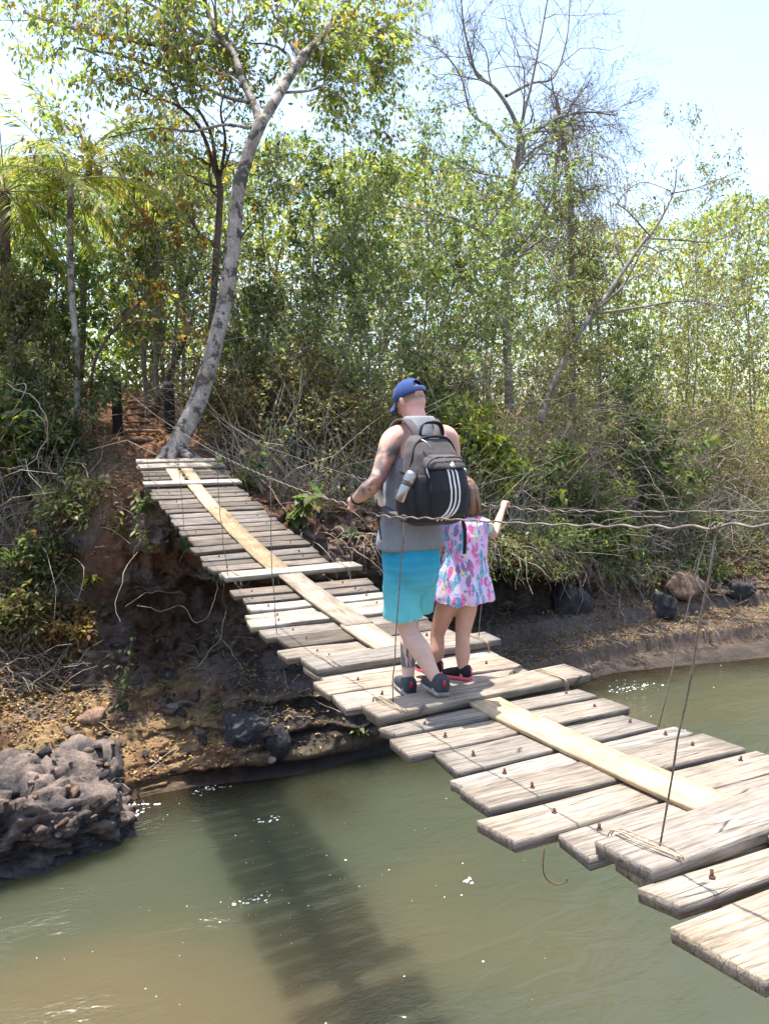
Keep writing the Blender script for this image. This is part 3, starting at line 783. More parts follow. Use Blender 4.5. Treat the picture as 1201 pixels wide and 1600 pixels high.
# charred posts that hold the handrails on the far bank
for (px, y0, y1, lab, wd) in [(185, 676, 594, 'charred black post where the left handrail ends beside the dirt path', .095), (266, 672, 597, 'charred black post at the right of the dirt path beside the leaning tree', .10)]:
    b = atY(px, y0, 16.0); tp = atY(px, y1, 16.0)
    r = np.random.default_rng(int(px)); m = MB()
    nz, ns = 12, 10; h = tp[2] - b[2] + .3
    V = []
    for q in range(nz):
        f = q / (nz - 1)
        for e in range(ns):
            a = e / ns * 2 * math.pi
            rr = wd * (1.0 + .10 * r.normal() * .6) * (1.05 - .08 * f) / max(abs(math.cos(a)), abs(math.sin(a))) ** .55
            V.append((rr * math.cos(a), rr * math.sin(a), -.3 + h * f + (.012 * r.normal() if q == nz - 1 else 0)))
    V.append((0, 0, h - .3 - .01)); k = len(V) - 1
    m.add(V, [[q * ns + e, q * ns + (e + 1) % ns, (q + 1) * ns + (e + 1) % ns, (q + 1) * ns + e] for q in range(nz - 1) for e in range(ns)], [[(nz - 1) * ns + e, (nz - 1) * ns + (e + 1) % ns, k] for e in range(ns)])
    o = empty('charred_post', b, lab, 'post')
    m.build('post_body', M_CHAR, o)
    w = MB(); a = np.linspace(0, 6 * math.pi, 60); w.tube(np.stack([wd * 1.12 * np.cos(a), wd * 1.12 * np.sin(a), h - .3 - .12 - .02 * a / 6], 1), .006, 5); w.build('wire_wrap', M_STEEL, o)
# ================================================================ VEGETATION
def leaf_mat(name, trans=.35, rough=.45, spec=.35):
    t = NT(name)
    c = t.attr()
    t.base(c); t.set(rough, spec)
    tr = t.new('ShaderNodeBsdfTranslucent'); 
    mc = t.mix(1.0, c, (1.2, 1.3, .68), 'MULTIPLY'); t.l(mc, tr.inputs[0])
    mx = t.new('ShaderNodeMixShader'); mx.inputs[0].default_value = trans
    t.l(t.b.outputs[0], mx.inputs[1]); t.l(tr.outputs[0], mx.inputs[2]); t.l(mx.outputs[0], t.out.inputs[0])
    return t.m
M_LEAF = leaf_mat('leaf', .55)
M_DRYLEAF = leaf_mat('dry_leaf', .2, .8, .1)

def bark_mat(name, a, b, c_, s=4.0, stretch=(1, 1, .35), patch=None):
    t = NT(name); v = t.coord('Object', stretch)
    f = t.noise(s, 6, .65, v); f2 = t.noise(s * 7, 5, .7, v)
    col = t.ramp(f, [(.3, a), (.5, b), (.68, c_)])
    if patch:
        pf = t.noise(patch[1], 5, .6, t.coord('Object'))
        col = t.mix(t.ramp(pf, [(.50, (0, 0, 0)), (.56, (1, 1, 1))]), col, patch[0])
    col = t.mix(1.0, col, t.ramp(f2, [(.3, (.62, .62, .62)), (.7, (1.3, 1.3, 1.3))]), 'MULTIPLY')
    t.base(col); t.set(.9, .15); t.bump(f2, .7, .02)
    return t.m
M_BARK_PALE = bark_mat('pale_blotched_bark', (.20, .165, .13), (.33, .285, .24), (.46, .42, .37), 6, (1, 1, .6), ((.10, .085, .07), 5.5))
M_BARK_GREY = bark_mat('grey_bark', (.13, .115, .10), (.25, .22, .195), (.38, .345, .31))
M_BARK_BROWN = bark_mat('brown_bark', (.05, .035, .028), (.11, .08, .062), (.19, .145, .115))
M_TWIG = bark_mat('dry_twig', (.20, .16, .12), (.36, .30, .24), (.52, .46, .39), 3, (1, 1, 1))
M_TWIG_DARK = bark_mat('brown_twig', (.06, .042, .03), (.13, .095, .07), (.23, .175, .135), 3, (1, 1, 1))


PAL = {
 'bright': [((.165, .225, .07), .4), ((.235, .275, .09), .3), ((.09, .14, .045), .15), ((.31, .29, .12), .15)],
 'green':  [((.11, .155, .06), .45), ((.165, .195, .08), .3), ((.06, .095, .036), .15), ((.24, .22, .10), .1)],
 'yellow': [((0.329, 0.336, 0.085), .42), ((0.232, 0.275, 0.067), .33), ((0.403, 0.317, 0.091), .15), ((0.134, 0.183, 0.049), .1)],
 'airy':   [((0.366, 0.403, 0.122), .42), ((0.268, 0.342, 0.098), .33), ((0.420, 0.366, 0.122), .15), ((0.171, 0.232, 0.073), .1)],
 'dark':   [((0.059, 0.110, 0.030), .5), ((0.091, 0.152, 0.043), .35), ((0.146, 0.171, 0.061), .15)],
 'olive':  [((.205, .21, .085), .45), ((.28, .265, .115), .3), ((.11, .13, .055), .15), ((.34, .27, .12), .1)],
 'dry':    [((0.268, 0.171, 0.079), .5), ((0.366, 0.256, 0.110), .25), ((0.183, 0.110, 0.055), .25)],
 'gold':   [((0.420, 0.244, 0.049), .45), ((0.342, 0.146, 0.037), .3), ((0.403, 0.329, 0.073), .25)],
 'sage':   [((0.268, 0.305, 0.146), .5), ((0.366, 0.366, 0.171), .3), ((0.183, 0.232, 0.098), .2)],
 'straw':  [((0.403, 0.329, 0.159), .5), ((0.293, 0.220, 0.104), .3), ((0.220, 0.207, 0.085), .2)],
 'lemon':  [((0.415, 0.415, 0.049), .6), ((0.268, 0.342, 0.049), .4)],
}
def pal(name, n, rg, var=.22):
    cs = np.array([c for c, w in PAL[name]]); w = np.array([w for c, w in PAL[name]])
    c = cs[rg.choice(len(cs), n, p=w / w.sum())]
    return np.clip(c * (1 + var * rg.normal(size=(n, 1))) * (1 + .07 * rg.normal(size=(n, 3))), .008, .8)

def leaf_mesh(name, P, D, L, W, col, rg, mat=None, flat=.5, six=False):
    """one folded leaf blade for each row of P; D points from stalk to tip"""
    n = len(P); D = nrm(D)
    up = np.array([0, 0, 1.0]) * flat + rg.normal(size=(n, 3)) * (1 - flat) * .8
    S = nrm(np.cross(D, up)); N = np.cross(S, D)
    L = np.broadcast_to(np.asarray(L, float), (n,))[:, None]; W = np.broadcast_to(np.asarray(W, float), (n,))[:, None]
    fold = .18 * W
    if not six:
        V = np.stack([P, P + D * L * .45 + S * W * .5 + N * fold, P + D * L - N * L * .10, P + D * L * .45 - S * W * .5 + N * fold], 1)
        k = 4; Fq = (np.arange(n)[:, None] * 4 + np.arange(4)[None, :])
    else:
        V = np.stack([P, P + D * L * .3 + S * W * .48 + N * fold, P + D * L * .65 + S * W * .36 + N * fold * .6, P + D * L - N * L * .16, P + D * L * .65 - S * W * .36 + N * fold * .6, P + D * L * .3 - S * W * .48 + N * fold, P + D * L * .5 - N * L * .01], 1)
        k = 7; b = np.arange(n)[:, None] * 7
        Fq = np.concatenate([b + np.array([[0, 1, 6, 5]]), b + np.array([[1, 2, 3, 6]]), b + np.array([[5, 6, 3, 4]])])
    return mesh_np(name, V.reshape(-1, 3), Fq, mat or M_LEAF, False, np.repeat(col, k, 0))

def wander(rg, p, d, L, n, wob, up):
    dx, dy, dz = float(d[0]), float(d[1]), float(d[2]); k = 1 / (math.sqrt(dx * dx + dy * dy + dz * dz) + 1e-9); dx *= k; dy *= k; dz *= k
    st = L / (n - 1); N = (rg.normal(size=(n - 1, 3)) * wob).tolist(); x, y, z = float(p[0]), float(p[1]), float(p[2]); pts = [(x, y, z)]
    for a, b, c in N:
        dx += a; dy += b; dz += c + up; k = 1 / (math.sqrt(dx * dx + dy * dy + dz * dz) + 1e-9); dx *= k; dy *= k; dz *= k
        x += dx * st; y += dy * st; z += dz * st; pts.append((x, y, z))
    return np.array(pts)

def grow(rg, mb, path, rad, lv, spec, tips, minr=.0035):
    """adds the branch 'path' and its side branches to mb; the last level feeds leaf anchors into tips"""
    path = np.asarray(path); n = len(path)
    sides = 9 if rad[0] > .06 else 6 if rad[0] > .02 else 4 if rad[0] > .008 else 3
    mb.tube(path, rad, sides, cap=False)
    if lv >= len(spec):
        tips.append((path, rad)); return
    s = spec[lv]
    cnt = max(1, int(round(s['n'] * (1 + .25 * rg.normal()))))
    L0 = np.linalg.norm(np.diff(path, axis=0), axis=1).sum()
    for q in range(cnt):
        f = s.get('f0', .3) + (1 - s.get('f0', .3)) * ((q + rg.random()) / cnt)
        f = min(f, .99); x = f * (n - 1); i = int(x); fr = x - i
        p = path[i] * (1 - fr) + path[min(i + 1, n - 1)] * fr
        r0 = rad[i] * (1 - fr) + rad[min(i + 1, n - 1)] * fr
        ax = nrm(path[min(i + 1, n - 1)] - path[max(i - 1, 0)])
        side = nrm(np.cross(ax, rg.normal(size=3)))
        if 'bias' in s: side = nrm(side + np.array(s['bias']))
        a = s['ang'] * (1 + .25 * rg.normal())
        d = ax * math.cos(a) + side * math.sin(a)
        L = (s['len'] if s['len'] > 0 else -s['len'] * L0) * (1 + .3 * rg.normal()) * (1.15 - .55 * f)
        L = max(L, .08)
        m = s.get('seg', 6)
        ch = wander(rg, p, d, L, m, s.get('wob', .18), s.get('up', .03))
        r1 = max(minr, min(r0 * .7, s.get('r', .55) * r0))
        grow(rg, mb, ch, np.linspace(r1, max(minr * .6, r1 * .35), m), lv + 1, spec, tips, minr)
    if s.get('self', True) and lv > 0: tips.append((path[n // 2:], rad[n // 2:]))

def leaves_on(rg, tips, per, L, pname, droop=.35, spread=.05, ratio=.45, mat=None, flat=.5, dens=None, six=False, mix=None, keep=1.0):
    P = []; D = []
    for path, rad in tips:
        if keep < 1 and rg.random() > keep: continue
        k = max(1, int(per * (1 + .4 * rg.normal())))
        x = rg.random(k) ** .7 * (len(path) - 1.001); i = x.astype(int); fr = (x - i)[:, None]
        p = path[i] * (1 - fr) + path[i + 1] * fr
        d = nrm(path[i + 1] - path[i]) * .5 + nrm(rg.normal(size=(k, 3))) * .8 + np.array([0, 0, -droop])
        P.append(p + rg.normal(size=(k, 3)) * spread); D.append(d)
    P = np.concatenate(P); D = np.concatenate(D)
    n = len(P); Ls = L * (1 + .28 * rg.normal(size=n)).clip(.45, 1.7)
    c = pal(pname, n, rg)
    if mix:
        w = rg.random(n) < mix[1]; c[w] = pal(mix[0], int(w.sum()), rg)
    clump = fbm(P * 1.6, 3, 3)
    c *= (1 + .30 * clump)[:, None]
    return leaf_mesh('crown', P, D, Ls, Ls * ratio, np.clip(c, .008, .8), rg, mat, flat, six), n

NLEAF = 0
def make_tree(name, label, base, trunks, spec, leaf, bark, seed, cat='tree', group=None, minr=.004, crown='crown'):
    """trunks: list of (points relative to base, radius at foot, radius at top)"""
    global NLEAF
    rg = np.random.default_rng(seed)
    root = empty(name, base, label, cat, group)
    mb = MB(); tips = []
    for pts, r0, r1 in trunks:
        pp = spline(pts, max(8, len(pts) * 4)); rr = r0 + (r1 - r0) * np.linspace(0, 1, len(pp)) ** .85
        grow(rg, mb, pp, rr, 0, spec, tips, minr)
    mb.build('trunk', bark, root)
    for lf in (leaf if isinstance(leaf, list) else [leaf] if leaf else []):
        me, n = leaves_on(rg, tips, **lf); NLEAF += n
        obj(crown, me, root)
    return root

def site(px, Y, py=640):
    p = atY(px, py, Y); return np.array([p[0], Y, ground_z(p[0], Y)[0]])
def rel(base, pts, Y=None):
    """pixel picks at a depth -> points relative to the base"""
    return [np.array(atY(px, py, y)) - base for px, py, y in pts]

# ---- the big leaning tree at the end of the bridge
b0 = atY(272, 712, 13.3)
T0 = rel(b0, [(268, 722, 13.3), (285, 680, 13.3), (312, 620, 13.35), (338, 530, 13.4), (355, 450, 13.5), (366, 370, 13.5), (372, 300, 13.5), (390, 235, 13.5), (408, 190, 13.5)])
T1 = rel(b0, [(408, 192, 13.50), (435, 150, 13.77), (468, 95, 14.03), (500, 60, 14.30), (530, 20, 14.57), (562, -30, 14.83), (600, -90, 15.10)])
T2 = rel(b0, [(406, 194, 13.50), (396, 160, 13.82), (378, 125, 14.13), (366, 85, 14.45), (345, 60, 14.77), (325, 20, 15.08), (310, -40, 15.40)])
T3 = rel(b0, [(374, 90, 14.45), (340, 70, 14.84), (290, 40, 15.22), (240, 10, 15.61), (180, -30, 16.00)])
T4 = rel(b0, [(470, 93, 14.03), (440, 40, 14.69), (430, -10, 15.34), (440, -60, 16.00)])
T5 = rel(b0, [(500, 58, 14.30), (545, 50, 14.75), (590, 60, 15.20)])
T6 = rel(b0, [(345, 62, 14.77), (260, 70, 15.18), (180, 60, 15.58), (100, 40, 15.99), (40, 20, 16.40)])
T7 = rel(b0, [(395, 160, 13.82), (350, 150, 14.41), (280, 120, 15.01), (200, 90, 15.61), (120, 75, 16.20)])
T8 = rel(b0, [(392, 200, 13.50), (350, 195, 13.88), (300, 205, 14.25), (240, 200, 14.62), (170, 215, 15.00)])
T9 = rel(b0, [(440, 145, 13.77), (490, 140, 14.18), (530, 120, 14.59), (565, 130, 15.00)])
rg = np.random.default_rng(101)
root = empty('leaning_tree', b0, 'tall leaning tree with pale blotched trunk at the far end of the bridge', 'tree')
mb = MB(); tips = []
mb.tube(spline(T0, 40), np.interp(np.linspace(0, 1, 40), [0, .08, .35, .9, 1], [.235, .175, .140, .105, .11]), 14, False)
sp = [dict(n=9, f0=.25, ang=.9, len=1.5, wob=.16, up=.04, r=.4, bias=(0, 0, .3)), dict(n=6, f0=.25, ang=.8, len=.75, wob=.2, up=.0), dict(n=5, f0=.2, ang=.8, len=.38, wob=.2, up=-.03, seg=5)]
for T, r0, r1 in ((T1, .095, .055), (T2, .075, .038), (T3, .05, .025), (T4, .045, .02), (T5, .04, .018), (T6, .05, .022), (T7, .045, .02), (T8, .03, .012), (T9, .028, .012)):
    pp = spline(T, 22); grow(rg, mb, pp, np.linspace(r0, r1, 22), 0, sp, tips, .004)
mb.build('trunk', M_BARK_PALE, root)
# roots at the foot
rb = MB()
for k in range(5):
    a = -2.6 + k * .75; d = np.array([math.cos(a), math.sin(a), 0])
    L = .5 + .4 * rg.random()
    rb.tube(spline([np.array([0, 0, .10]) + d * .12, d * L * .5 + (0, 0, -.02), d * L + (0, 0, -.22)], 8), np.linspace(.10, .03, 8), 7)
rb.build('root', M_BARK_PALE, root)
tipsL = [t for t in tips if True]
me, n = leaves_on(rg, tips, 5, .12, 'airy', .65, .08, .48, keep=.85, mix=('gold', .09)); NLEAF += n
obj('crown', me, root)

# ---- second tree whose dark forked limbs show left of the leaning trunk
b = site(325, 15.5)
make_tree('forked_tree', 'slim dark forked tree close behind the leaning tree', b,
  [(rel(b, [(322, 640, 15.5), (330, 520, 15.5), (338, 400, 15.5), (344, 300, 15.5), (335, 260, 15.5)]), .085, .055),
   (rel(b, [(335, 262, 15.5), (315, 205, 15.4), (285, 170, 15.2), (240, 150, 15.0), (190, 128, 14.8)]), .045, .015),
   (rel(b, [(338, 275, 15.5), (330, 210, 15.6), (300, 150, 15.6), (290, 90, 15.6)]), .045, .015),
   (rel(b, [(342, 290, 15.5), (352, 220, 15.4), (345, 170, 15.3), (360, 120, 15.3)]), .04, .012)],
  [dict(n=7, f0=.45, ang=.9, len=1.2, wob=.2, up=.05), dict(n=5, f0=.2, ang=.8, len=.6, wob=.2), dict(n=4, f0=.2, ang=.8, len=.3, seg=4)],
  [dict(per=4, L=.11, pname='yellow', droop=.6, keep=.8, mix=('gold', .15))], M_BARK_BROWN, 102)

# ---- palms at the left
def frond(mbs, lv, base, d, L, rg, n=46, leafL=.42, sag=.9):
    d = nrm(np.array(d, float)); pts = [np.array(base, float)]; st = L / 13
    for q in range(13):
        d = nrm(d + np.array([0, 0, -sag * st * (.25 + q / 13)])); pts.append(pts[-1] + d * st)
    pts = np.array(pts); mbs.tube(pts, np.linspace(.014, .003, 14), 4, False)
    P = []; D = []
    tg = np.gradient(pts, axis=0); tg = nrm(tg)
    for sgn in (-1, 1):
        x = np.linspace(1.5, 12.95, n); i = x.astype(int); fr = (x - i)[:, None]
        p = pts[i] * (1 - fr) + pts[np.minimum(i + 1, 13)] * fr; t = tg[i]
        s = nrm(np.cross(t, [0, 0, 1.0])) * sgn
        P.append(p); D.append(s * .85 + t * .65 + np.array([0, 0, -.35]) + rg.normal(size=p.shape) * .10)
    lv.append((np.concatenate(P), np.concatenate(D), np.tile(leafL * np.sin(np.linspace(.35, 2.9, n)) ** .6, 2)))

def palm(name, label, base, top, r, nf, L, seed, pname, el=(.2, 1.2), bark=M_BARK_GREY, leafL=.42):
    rg = np.random.default_rng(seed); root = empty(name, base, label, 'palm tree')
    mb = MB(); k = 26; tp = np.array(top) - base
    path = spline([(0, 0, -.2), tp * .35 + (.04, .02, 0), tp * .7 + (-.03, .02, 0), tp], k)
    rr = np.full(k, r) * (1 + .10 * (np.arange(k) % 2)); rr[:3] *= 1.25; mb.tube(path, rr, 9); mb.build('trunk', bark, root)
    fs = MB(); lv = []
    for q in range(nf):
        a = q * 2.399 + rg.random() * .4; e = el[0] + (el[1] - el[0]) * ((q + .5) / nf) + .1 * rg.normal()
        frond(fs, lv, tp, (math.cos(a) * math.cos(e), math.sin(a) * math.cos(e), math.sin(e)), L * (1 + .15 * rg.normal()), rg, leafL=leafL)
    fs.build('frond_stalks', M_TWIG, root)
    P = np.concatenate([x[0] for x in lv]); D = np.concatenate([x[1] for x in lv]); Ls = np.concatenate([x[2] for x in lv])
    c = pal(pname, len(P), rg)
    obj('crown', leaf_mesh('crown', P, D, Ls, .032, c, rg, M_LEAF, .8), root)
b = site(115, 15.0)
palm('slender_palm', 'slender palm with thin pale trunk and feathery fronds at left', b, atY(111, 285, 15.0), .055, 15, 1.9, 201, 'yellow', (-.5, 1.3), M_BARK_PALE)
b = site(20, 15.5)
palm('leaning_palm', 'yellowing palm with drooping fronds at the left picture edge', b, atY(8, 300, 15.5), .08, 18, 2.1, 202, 'yellow', (-.7, 1.2), M_BARK_BROWN, .5)
b = site(120, 19.0)
palm('shaded_palm', 'darker palm behind the slender palm, fronds against the sky', b, atY(140, 255, 19.0), .07, 14, 2.2, 203, 'olive', (-.4, 1.2), M_BARK_BROWN, .5)

# ---- generic broadleaf tree from pixel picks
SPEC_BUSHY = [dict(n=13, f0=.22, ang=.85, len=-.36, wob=.16, up=.05, r=.5), dict(n=6, f0=.2, ang=.8, len=-.5, wob=.2, up=.02), dict(n=5, f0=.15, ang=.8, len=-.5, wob=.2, up=-.02, seg=4)]
SPEC_LOOSE = [dict(n=10, f0=.30, ang=.75, len=-.34, wob=.18, up=.05, r=.5), dict(n=5, f0=.25, ang=.8, len=-.48, wob=.22), dict(n=4, f0=.2, ang=.9, len=-.5, wob=.22, seg=4)]
def picked(name, label, px, Y, pytop, pname, seed, spec=SPEC_BUSHY, per=7, L=.10, lean=0, r=.05, bark=M_BARK_GREY, droop=.45, ratio=.42, keep=.95, mix=None, group=None, stems=2, cat='tree', spread=.05):
    rg = np.random.default_rng(seed + 5000)
    b = site(px, Y); tp = atY(px + lean, pytop, Y); h = tp[2] - b[2]
    tr = []
    for k in range(stems):
        dx = (k - (stems - 1) / 2) * .12 + rg.normal() * .05
        top = tp - b + np.array([dx * h * .55 * (stems > 1), rg.normal() * .3, -h * .12 * rg.random() * (k > 0)])
        tr.append(([np.array([dx * .4, 0, -.15]), top * .33 + rg.normal(size=3) * (.22, .2, 0), top * .67 + rg.normal(size=3) * (.35, .3, 0), top], r / math.sqrt(stems), r * .22 / math.sqrt(stems)))
    return make_tree(name, label, b, tr, spec, [dict(per=per, L=L, pname=pname, droop=droop, ratio=ratio, keep=keep, mix=mix, spread=spread)], bark, seed, cat, group)

picked('bushy_tree', 'bright green bushy tree between the leaning trunk and the man\'s cap', 560, 17.0, 215, 'bright', 301, L=.105, per=7, r=.06)
picked('bushy_tree', 'bright green tree rising straight above the man\'s blue cap', 660, 16.4, 235, 'bright', 302, L=.10, per=7, r=.055)
picked('bushy_tree', 'light green tree in front of the bare grey tree\'s trunk', 775, 17.2, 265, 'bright', 303, L=.10, per=7, r=.055, mix=('yellow', .2))
picked('sapling', 'thin green sapling left of the man, in front of the thicket', 500, 15.2, 330, 'green', 304, SPEC_LOOSE, 7, .095, r=.035)
picked('sapling', 'slender green sapling just above the man\'s left shoulder', 600, 14.8, 400, 'bright', 305, SPEC_LOOSE, 7, .09, r=.03, stems=2)
picked('sapling', 'multi-stemmed green sapling to the upper right of the man', 720, 14.9, 340, 'bright', 306, SPEC_LOOSE, 7, .09, r=.045, stems=3)
picked('bushy_tree', 'blue green tree behind the leaning trunk, crown beside its fork', 450, 18.5, 215, 'green', 307, L=.115, per=7, r=.07)
picked('bushy_tree', 'dark green tree between the two black posts and the palms', 230, 19.5, 300, 'green', 308, L=.12, per=6, r=.07, keep=.8, mix=('yellow', .2))
picked('bushy_tree', 'dark leafy tree behind the slender palm trunk', 80, 17.0, 330, 'dark', 309, L=.11, per=7, r=.06)
picked('golden_tree', 'small tree with golden orange dying leaves left of the leaning trunk', 150, 15.4, 270, 'gold', 310, SPEC_LOOSE, 5, .13, r=.04, lean=35, stems=1, bark=M_BARK_BROWN, droop=.9, ratio=.6, keep=.5, mix=('olive', .35))
picked('bushy_tree', 'olive tree at the right, below the arching bare branches', 940, 17.5, 370, 'olive', 311, L=.10, per=7, r=.06)
picked('bushy_tree', 'olive green tree with yellow tinge near the right edge', 1060, 18.5, 350, 'olive', 312, L=.10, per=7, r=.06, mix=('yellow', .3))
picked('bushy_tree', 'yellow green tree crown reaching the right picture edge', 1180, 20.5, 310, 'yellow', 313, L=.115, per=8, r=.08)
picked('bushy_tree', 'pale tree behind the vine tangled dead tree', 880, 20.5, 330, 'olive', 314, L=.11, per=6, r=.06)
picked('sapling', 'green leafy sapling low on the right bank, mid way to the edge', 1010, 15.6, 560, 'green', 315, SPEC_LOOSE, 7, .09, r=.03, stems=3)
picked('sapling', 'round green sapling beside the leaning grey trunk at right', 880, 15.2, 500, 'olive', 316, SPEC_LOOSE, 7, .09, r=.03, stems=3)
picked('sapling', 'grey green sapling at the right edge over the shelf', 1130, 16.4, 480, 'olive', 317, SPEC_LOOSE, 7, .09, r=.035, stems=3)
picked('bushy_tree', 'tall airy tree in the gap left of the leaning trunk', 285, 21.5, 200, 'olive', 318, SPEC_LOOSE, 6, .12, r=.07, keep=.8)
picked('sapling', 'shady sapling left of the left black post', 50, 15.8, 470, 'olive', 319, SPEC_LOOSE, 7, .10, r=.03, stems=3)
picked('sapling', 'dark sapling with glossy leaves at the left edge above the bank', 15, 16.4, 450, 'green', 320, SPEC_LOOSE, 6, .10, r=.03, stems=3, mix=('yellow', .15))
picked('sapling', 'small green sapling right beside the foot of the leaning tree', 395, 14.6, 430, 'green', 321, SPEC_LOOSE, 7, .09, r=.03, stems=2, mix=('dry', .15))
picked('sapling', 'sunlit yellow green sapling down the path behind the black posts', 222, 24.0, 470, 'lemon', 322, SPEC_LOOSE, 7, .12, r=.04, stems=2)
for k, (px, Y, py, lean) in enumerate([(247, 20.5, 380, -6), (262, 21.0, 400, 8), (236, 22.5, 420, -2)]):
    lab = ['thin straight trunk behind the path between the black posts', 'second thin trunk standing close beside the path', 'faint slim trunk furthest down the path'][k]
    picked('slim_tree', lab, px, Y, py - 150, 'olive', 330 + k, SPEC_LOOSE, 4, .11, lean=lean, r=.085, keep=.5)
b = site(245, 17.5)
make_tree('slanting_tree', 'short slanting stem beside the right black post on the path', b, [(rel(b, [(241, 650, 17.5), (255, 610, 17.5), (272, 570, 17.4), (290, 530, 17.3), (305, 480, 17.2)]), .075, .03)],
          [dict(n=5, f0=.5, ang=.8, len=.6), dict(n=4, f0=.2, ang=.8, len=.3)], [dict(per=6, L=.09, pname='green')], M_BARK_BROWN, 340)

# ---- the bare grey tree against the sky
YB = 18.0
b = site(800, YB)
SPB = [dict(n=11, f0=.25, ang=.8, len=-.55, wob=.22, up=.02, r=.5), dict(n=8, f0=.15, ang=.75, len=-.50, wob=.24, up=.01, r=.6), dict(n=6, f0=.1, ang=.75, len=-.5, wob=.2, r=.7, seg=4), dict(n=2.4, f0=.1, ang=.7, len=-.5, wob=.2, seg=3, r=.8)]
make_tree('bare_tree', 'tall leafless grey tree with fine twigs against the bright sky', b,
  [(rel(b, [(795, 640, YB), (790, 500, YB), (790, 400, YB), (795, 300, YB), (818, 215, YB)]), .125, .085),
   (rel(b, [(816, 218, YB), (795, 170, YB), (770, 135, YB), (745, 118, YB), (735, 85, YB), (725, 45, YB), (720, 0, YB)]), .065, .016),
   (rel(b, [(818, 215, YB), (860, 190, YB - .2), (885, 180, YB - .4), (920, 175, YB - .6), (960, 180, YB - .8)]), .06, .018),
   (rel(b, [(792, 232, YB), (765, 200, YB + .3), (735, 175, YB + .5), (720, 120, YB + .7), (690, 80, YB + .8), (665, 70, YB + .9)]), .05, .012),
   (rel(b, [(790, 150, YB), (830, 130, YB + .3), (865, 120, YB + .5), (885, 60, YB + .6), (890, 0, YB + .7)]), .05, .014)],
  SPB, [dict(per=1, L=.08, pname='olive', keep=.05)], M_BARK_GREY, 351, minr=.0035)
# ---- dead tree wrapped in vines
YD = 18.6
b = site(890, YD)
tr = [(rel(b, [(893, 640, YD), (892, 450, YD), (890, 320, YD), (880, 220, YD), (868, 150, YD)]), .12, .05),
      (rel(b, [(868, 330, YD), (865, 280, YD), (872, 230, YD), (862, 190, YD)]), .06, .03)]
make_tree('dead_tree', 'dead tree smothered in hanging dry vines at upper right', b, tr,
          [dict(n=12, f0=.5, ang=1.0, len=1.3, wob=.25, up=-.03), dict(n=6, f0=.2, ang=.9, len=.8, wob=.25, up=-.15), dict(n=5, f0=.1, ang=.8, len=.5, wob=.25, up=-.25)],
          [dict(per=2, L=.085, pname='dry', keep=.45, mix=('olive', .3)), dict(per=1, L=.14, pname='lemon', keep=.05, ratio=.6)], M_BARK_GREY, 352)
rg = np.random.default_rng(353)
vroot = empty('hanging_vines', b, 'tangle of thin grey brown vines hanging from the dead tree', 'vines')
vb = MB()
for k in range(420):
    u = rg.normal(); p = atY(905 + 38 * u, 195 + abs(u) * 30 + rg.random() * 150, YD + rg.normal() * .5) - b
    L = .5 + 1.6 * rg.random()
    vb.tube(wander(rg, p, (rg.normal() * .5, rg.normal() * .4, -.3 + .7 * rg.normal()), L, 9, .22, -.22), .0055 * (.6 + rg.random()), 3, False)
vb.build('vine_tangle', M_TWIG, vroot)
P = []; 
for k in range(900):
    u = rg.normal(); P.append(atY(905 + 42 * u, 190 + abs(u) * 25 + rg.random() * 190, YD + rg.normal() * .5) - b)
P = np.array(P)
obj('dry_leaves', leaf_mesh('dry_leaves', P, rg.normal(size=P.shape) + (0, 0, -.8), .10 * (1 + .3 * rg.random(len(P))), .045, np.where(rg.random((len(P), 1)) < .6, pal('dry', len(P), rg), pal('olive', len(P), rg)), rg, M_LEAF), vroot)

# ---- arching, almost leafless tree on the right
YA = 15.0
b = site(850, YA)
make_tree('arching_tree', 'grey leaning tree whose bare branches arch out to the right', b,
  [(rel(b, [(845, 660, YA), (868, 590, YA), (905, 520, YA), (945, 465, YA), (985, 405, YA), (1010, 370, YA)]), .085, .035),
   (rel(b, [(1005, 380, YA), (1030, 345, YA), (1052, 300, YA - .1), (1056, 265, YA - .2)]), .04, .012),
   (rel(b, [(1048, 302, YA - .1), (1080, 296, YA - .2), (1110, 285, YA - .3), (1152, 268, YA - .4)]), .022, .006),
   (rel(b, [(1010, 372, YA), (1060, 375, YA - .3), (1110, 378, YA - .5), (1150, 362, YA - .6)]), .03, .008),
   (rel(b, [(1018, 372, YA), (980, 330, YA - .3), (965, 315, YA - .4), (1000, 285, YA - .5), (1048, 298, YA - .5)]), .022, .008),
   (rel(b, [(930, 490, YA), (1000, 480, YA - .4), (1070, 470, YA - .7), (1140, 480, YA - 1)]), .045, .012),
   (rel(b, [(1090, 268, YA - .2), (1080, 235, YA - .2), (1062, 205, YA - .2), (1060, 190, YA - .2), (1075, 185, YA - .2)]), .006, .003)],
  [dict(n=7, f0=.3, ang=.8, len=-.34, wob=.25, up=.02), dict(n=4, f0=.2, ang=.8, len=-.45, wob=.25), dict(n=3, f0=.2, ang=.8, len=-.5, wob=.25, seg=4)],
  [dict(per=2, L=.085, pname='olive', keep=.5, mix=('gold', .15), droop=.9)], M_BARK_GREY, 361)

